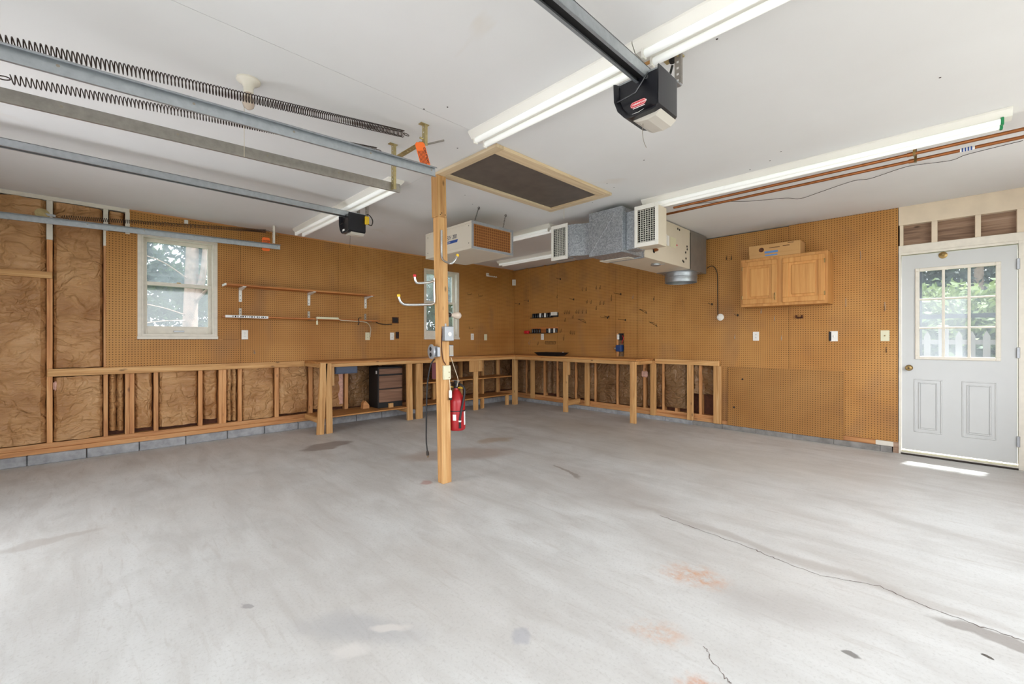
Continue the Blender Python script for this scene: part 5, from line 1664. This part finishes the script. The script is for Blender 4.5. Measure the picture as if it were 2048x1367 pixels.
# ---- outlets, switches, plates
def outlet(label, side, px, py, m_=WHITEPL, kind='duplex', w=0.072, h=0.116):
    c = oX(px, py) if side == 'L' else oY(px, py)
    u, z = (c.y, c.z) if side == 'L' else (c.x, c.z)
    t = thing('wall_outlet' if kind == 'duplex' else 'wall_plate', label, 'outlet' if kind == 'duplex' else 'plate', P3(side, u, 0, z), 'plates on the pegboard walls')

    def b(name, mm, u0, u1, d0, d1, z0, z1, bev=0.0):
        return wb(side, name, mm, u + u0, u + u1, d0, d1, z + z0, z + z1, parent=t, bevel=bev)
    b('cover_plate', m_, -w / 2, w / 2, 0.0005, 0.0065, -h / 2, h / 2, 0.003)
    ax = (1, 0, 0) if side == 'L' else (0, -1, 0)
    if kind == 'duplex':
        for dz in (-0.02, 0.02):
            r = b('receptacle', m_, -0.016, 0.016, 0.0066, 0.0085, dz - 0.014, dz + 0.014, 0.002)
            for du in (-0.006, 0.006):
                wb(side, 'slot', BLACKM, u + du - 0.0012, u + du + 0.0012, 0.0086, 0.009, z + dz - 0.004, z + dz + 0.006, parent=r)
        G().lathe([(0.003, 0), (0.003, 0.001)], P3(side, u, 0.0066, z), ax, 8).build('screw', PALEWIRE, t)
    elif kind == 'cable':
        G().lathe([(0.006, 0), (0.006, 0.008), (0.003, 0.009)], P3(side, u, 0.0066, z), ax, 10).build('cable_jack', BRASS, t)
    elif kind == 'broken':
        b('broken_gap', BLACKM, -w / 2 - 0.012, -w / 2 + 0.012, 0.0002, 0.0068, -h / 2 + 0.004, h / 2 - 0.006)
        b('switch', m_, -0.006, 0.006, 0.0066, 0.014, -0.012, 0.012, 0.002)
    elif kind == 'switch':
        b('switch', m_, -0.006, 0.006, 0.0066, 0.014, -0.012, 0.012, 0.002)
    return t


outlet('white duplex outlet below the wide window end of the shelf', 'L', 489.5, 669)
outlet('ivory outlet with the pale cord plugged in', 'L', 735, 672, IVORY)
outlet('white outlet between the shelf and the second window', 'L', 784, 672)
outlet('white outlet on the dark pegboard beside the second window', 'L', 944.5, 673)
outlet('ivory switch plate close to the room corner', 'L', 971, 674, IVORY, 'switch')
outlet('white outlet below the tool racks', 'D', 1085, 673)
outlet('white outlet below the oak cabinet', 'D', 1512, 672)
outlet('white broken switch plate with a dark gap', 'D', 1668, 672, WHITEPL, 'broken')
outlet('ivory cable plate nearest the white door', 'D', 1770, 671, IVORY, 'cable', 0.075, 0.118)
sn = thing('corner_sensor', 'small white sensor box mounted across the room corner', 'sensor', (0.03, -0.03, 2.35))
g = G().prism([(0.003, -0.055), (0.055, -0.003), (0.062, -0.012), (0.012, -0.062)], 2, 2.285, 2.405)
g.build('housing', WHITEPL, sn, bevel=0.004)
bx('lens', LENS, sn, 0.030, 0.044, -0.044, -0.030, 2.31, 2.38)
ws = oX(372, 444)
st = thing('spring_clip', 'small white plastic clip high on the window wall pegboard', 'clip', (0, ws.y, ws.z))
bx('clip', WHITEPL, st, 0.0005, 0.02, ws.y - 0.018, ws.y + 0.018, ws.z - 0.022, ws.z + 0.022, bevel=0.003)
hk = thing('hose_holder', 'white slotted plastic holder on the pegboard near the corner', 'holder', oX(985, 552))
c0, c1 = oX(972, 548), oX(992, 551)
G().panel(0, 0.0005, 0.03, (c0.y, c0.y + 0.05, c0.z - 0.04, c0.z + 0.02), [(c0.y + 0.012, c0.y + 0.038, c0.z - 0.022, c0.z + 0.006)]).build('clip', WHITEPL, hk)
g = G()
for k in range(5):
    yy = c0.y + 0.06 + k * 0.045
    g.add([(0.0005, yy - 0.015, c0.z - 0.042), (0.02, yy - 0.015, c0.z - 0.042), (0.02, yy + 0.03, c0.z - 0.036), (0.0005, yy + 0.03, c0.z - 0.036), (0.0005, yy + 0.008, c0.z - 0.015), (0.02, yy + 0.008, c0.z - 0.015)], [(0, 1, 2, 3), (0, 4, 5, 1), (3, 2, 5, 4), (1, 5, 2), (0, 3, 4)])
g.build('slotted_rail', WHITEPL, hk)

# open junction holes in the pegboard of the window wall
for lab, px0, px1, py0, py1 in (('open rusty electrical box at the end of the lower shelf', 784, 797, 634, 646), ('narrow open cutout beside the white outlet', 791, 798, 663, 677)):
    a, b = oX(px0, py1), oX(px1, py0)
    t = thing('open_junction_box', lab, 'junction box', (0, (a.y + b.y) / 2, a.z))
    G().panel(0, 0.0005, 0.003, (a.y, b.y, a.z, b.z), [(a.y + 0.012, b.y - 0.012, a.z + 0.012, b.z - 0.012)]).build('rim', DARKBROWN, t)
    bx('cavity', BLACKM, t, 0.0004, 0.0008, a.y + 0.005, b.y - 0.005, a.z + 0.005, b.z - 0.005)
    G().tube(smooth_path([(0.001, a.y + 0.02, a.z + 0.015), (0.012, (a.y + b.y) / 2, (a.z + b.z) / 2), (0.002, b.y - 0.02, b.z - 0.02)], 4), 0.003, 6).build('wire', DARKBROWN, t)

# wiring opening above the door-wall bench: black box with outlet, blue box, wires
wo2 = thing('exposed_outlet', 'black electrical box with white outlet in the pegboard cutout', 'outlet', (2.43, 0.03, 1.24))
bx('box', BLACKM, wo2, 2.37, 2.47, 0.012, 0.06, 1.19, 1.30)
bx('receptacle', WHITEPL, wo2, 2.372, 2.410, -0.004, 0.0115, 1.205, 1.285, bevel=0.003)
G().tube(smooth_path([(2.46, 0.02, 1.28), (2.49, 0.0, 1.22), (2.47, 0.0, 1.17), (2.46, 0.01, 1.135)], 5), 0.005, 6).build('cable', REDCAP, wo2)
bl = thing('blue_electrical_box', 'dark blue electrical box in the pegboard cutout above the bench', 'junction box', (2.43, 0.0, 1.06))
bx('box', BLUEBOX, bl, 2.375, 2.475, -0.045, 0.06, 1.01, 1.115, bevel=0.005)
G().lathe([(0.018, 0), (0.018, 0.03), (0.01, 0.031)], (2.375, -0.02, 1.06), (-1, 0, 0), 12).build('clamp', GREYMET, bl)

# ---- bit racks on the door wall
def rack(label, px0, px1, py, pieces, back=None, whites=()):
    a, b = oY(px0, py, -0.03), oY(px1, py, -0.03)
    t = thing('tool_rack', label, 'rack', ((a.x + b.x) / 2, -0.01, a.z), 'tool racks in the corner')
    z = (a.z + b.z) / 2
    bx('rack_strip', BLACKM if back is None else back, t, a.x, b.x, -0.012, -0.0005, z - 0.05, z + 0.055 if back else z + 0.03)
    bx('rack_ledge', BLACKM, t, a.x - 0.03, a.x + (b.x - a.x) * 0.82, -0.055, -0.0125, z - 0.058, z - 0.048)
    for i, f in enumerate(pieces):
        x = a.x + (b.x - a.x) * f
        G().lathe([(0.019, 0), (0.021, 0.008), (0.021, 0.07), (0.017, 0.078)], (x, -0.034, z - 0.0475), n=10).build('socket_cup', WHITEPL if i in whites else BLACKP, t, smooth=True)
    return t


r1 = rack('upper tool rack with black cups and a white end block', 1064, 1115, 629, [0.06 + 0.095 * k for k in range(8)], whites=(3, 5))
c = oY(1109, 627, -0.02)
bx('end_block', WHITEPL, r1, c.x - 0.07, c.x + 0.06, -0.045, -0.0125, c.z - 0.03, c.z + 0.03)
r2 = rack('lower tool rack with black cups on a brown backboard', 1063, 1115, 660, [0.05, 0.14, 0.23, 0.33, 0.62, 0.71, 0.80, 0.89, 0.97], SHELF[0], whites=(5, 7))
rr = thing('red_holder', 'small red plastic holder beside the lower tool rack', 'holder', oY(1054, 664))
c = oY(1054, 664, -0.03)
G().lathe([(0.02, -0.06), (0.034, -0.045), (0.034, 0.045), (0.02, 0.06)], (c.x, -0.036, c.z), (1, 0, 0), 12).build('holder', REDCAP, rr, smooth=True)
wr = thing('wire_rack', 'small wire comb rack on the pegboard below the tool racks', 'rack', oY(1102, 685))
c0, c1 = oY(1092, 683), oY(1112, 683)
G().tube([(c0.x, -0.02, c0.z), (c1.x, -0.02, c1.z)], 0.003, 6).build('bar', DARKWIRE, wr)
G().tube([(c0.x, -0.02, c0.z - 0.045), (c1.x, -0.02, c1.z - 0.045)], 0.003, 6).build('bar', DARKWIRE, wr)
for k in range(8):
    x = c0.x + (c1.x - c0.x) * k / 7
    G().tube([(x, -0.0005, c0.z + 0.008), (x, -0.02, c0.z), (x, -0.022, c0.z - 0.045)], 0.0024, 5).build('tine', DARKWIRE, wr)

# ---- peg hooks
def jhook(m_, s=1.0):
    t = thing('peg_hook', 'x', 'peg hook', (0, 0, 0))
    G().tube(smooth_path([(0, -0.0005, 0.03 * s), (0, -0.006, 0.028 * s), (0, -0.006, -0.012 * s), (0.0, -0.012, -0.026 * s), (0.002, -0.028, -0.028 * s), (0.004, -0.036, -0.016 * s), (0.004, -0.038, 0.006 * s)], 3), 0.0024, 5).build('wire', m_, t, smooth=True)
    return t


def arm(m_, L=0.12):
    t = thing('peg_hook', 'x', 'peg hook', (0, 0, 0))
    G().tube([(0, -0.0005, 0.018), (0, -0.005, 0.012), (0, -0.008, 0.0), (0, -L, 0.004), (0, -L - 0.006, 0.016)], 0.0026, 5).build('wire', m_, t, smooth=True)
    G().box(-0.009, 0.009, -0.006, -0.0005, -0.014, 0.014).build('back_plate', m_, t)
    return t


def loop(m_):
    t = thing('peg_hook', 'x', 'peg hook', (0, 0, 0))
    G().tube([(0, -0.0005, 0.01), (0, -0.17, 0.02), (0.02, -0.165, 0.01), (0.045, -0.02, -0.04), (0.04, -0.0005, -0.045), (0.02, -0.004, 0.0)], 0.003, 5).build('wire', m_, t, smooth=True)
    return t


protos = {'j': jhook(DARKWIRE), 'J': jhook(DARKWIRE, 1.7), 'z': jhook(PALEWIRE), 'Z': jhook(PALEWIRE, 1.6), 'a': arm(DARKWIRE), 'A': arm(DARKWIRE, 0.2), 'l': loop(DARKWIRE)}
used = {}
SPOT = {'bench': 'above the bench', 'corner': 'beside the room corner', 'heater': 'below the heater', 'cabinet': 'around the oak cabinet'}
KIND = {'j': 'short dark J-shaped peg hook', 'J': 'large dark J-shaped peg hook', 'z': 'short zinc peg hook', 'Z': 'large zinc peg hook', 'a': 'dark straight-arm peg hook', 'A': 'long dark straight-arm peg hook', 'l': 'dark wire loop peg hook'}


def z7(x, y): return 1010 + x / 6.213, 500 + y / 6.213
def z14(x, y): return 1400 + x / 4.557, 420 + y / 4.557


HOOKS = [('a', *z7(690, 360), 'corner'), ('a', *z7(290, 632), 'corner'), ('a', *z7(180, 668), 'corner'), ('a', *z7(855, 612), 'bench'), ('A', *z7(1440, 547), 'heater'), ('A', *z7(1275, 840), 'bench'), ('a', *z7(1290, 828), 'bench'),
         ('A', *z7(1495, 868), 'bench'), ('l', *z7(1735, 755), 'heater'), ('l', *z7(980, 873), 'bench'), ('l', *z7(1860, 912), 'heater')]
for x, y in ((970, 485), (1015, 483), (1140, 465), (1187, 462), (1025, 640), (1075, 645), (1187, 658), (1232, 655), (1140, 718), (748, 772), (775, 772), (805, 772), (892, 765), (920, 765), (970, 763), (1018, 763), (850, 828), (752, 865), (700, 1000), (820, 1020), (845, 1025), (870, 1025)):
    HOOKS.append(('j', *z7(x, y), 'bench'))
HOOKS += [('J', *z7(1328, 595), 'heater'), ('J', *z7(735, 1085), 'bench'), ('j', *z7(655, 575), 'corner'), ('z', *z7(370, 1095), 'corner'), ('Z', *z7(310, 1145), 'corner'), ('j', *z7(415, 1157), 'corner'), ('z', *z7(1595, 580), 'heater'), ('j', *z7(1855, 600), 'heater')]
HOOKS += [('j', *z14(245, 435), 'cabinet'), ('j', *z14(290, 435), 'cabinet'), ('a', *z14(110, 858), 'heater'), ('a', *z14(345, 958), 'cabinet'), ('z', *z14(560, 922), 'cabinet'), ('z', *z14(682, 985), 'cabinet'), ('Z', *z14(1465, 415), 'cabinet'), ('Z', *z14(1330, 845), 'cabinet'),
          ('Z', *z14(1685, 880), 'cabinet'), ('z', *z14(745, 1165), 'cabinet'), ('z', *z14(320, 1155), 'cabinet'), ('j', *z14(1697, 1272), 'cabinet')]
ORD = ('first', 'second', 'third', 'fourth', 'fifth', 'sixth', 'seventh', 'eighth', 'ninth')
fam = {}
for h in HOOKS:
    fam.setdefault((h[0], h[3]), []).append(h)
for (kd, spot), hs in fam.items():
    rows = []
    for h in sorted(hs, key=lambda q: q[2]):
        if rows and h[2] - rows[-1][-1][2] < 5.0:
            rows[-1].append(h)
        else:
            rows.append([h])
    many = len(hs) > 9
    order = rows if many else [hs]
    for ri, row in enumerate(order):
        for ci, (k_, px, py, _) in enumerate(sorted(row, key=lambda q: q[1])):
            lab = KIND[kd] + ' ' + SPOT[spot]
            if many:
                lab = KIND[kd] + ' ' + SPOT[spot] + ', ' + ORD[ri] + ' row down' + ((', ' + ORD[ci] + ' from corner') if len(row) > 1 else '')
            elif len(hs) > 1:
                lab += ', ' + ORD[ci] + ' from the room corner'
            o = protos[kd] if kd not in used else copy_tree(protos[kd])
            used[kd] = 1
            o.location = oY(px, py, 0.0)
            o['label'], o['group'] = lab, KIND[kd] + 's ' + SPOT[spot]
bh = oY(1400 + 910 / 4.557, 420 + 970 / 4.557)
bhk = thing('double_holder', 'brown double-prong tool holder below the oak cabinet', 'holder', bh)
bx('plate', DARKBROWN, bhk, bh.x - 0.035, bh.x + 0.035, -0.008, -0.0005, bh.z - 0.022, bh.z - 0.004)
for s in (-1, 1):
    bx('prong', DARKBROWN, bhk, bh.x + s * 0.03 - 0.006, bh.x + s * 0.03 + 0.006, -0.05, -0.0085, bh.z - 0.018, bh.z + 0.018, bevel=0.003)
# hooks on the window wall
for px, py, lab in ((508, 705, 'small zinc hook on the pegboard below the shelf outlet'), (935, 588, 'short dark hook beside the second window'), (957, 591, 'thin dark hook between the second window and corner'), (938, 656, 'thin long wire hook above the white outlet near the corner')):
    c = oX(px, py)
    t = thing('peg_hook', lab, 'peg hook', c, 'peg hooks on the window wall')
    L = 0.05 if py > 700 else 0.11
    G().tube([(0.0005, c.y, c.z + 0.03), (0.005, c.y, c.z + 0.02), (0.006, c.y, c.z - 0.01), (L, c.y, c.z - 0.012), (L + 0.004, c.y, c.z + 0.01)], 0.003, 5).build('wire', PALEWIRE if py > 700 else DARKWIRE, t)
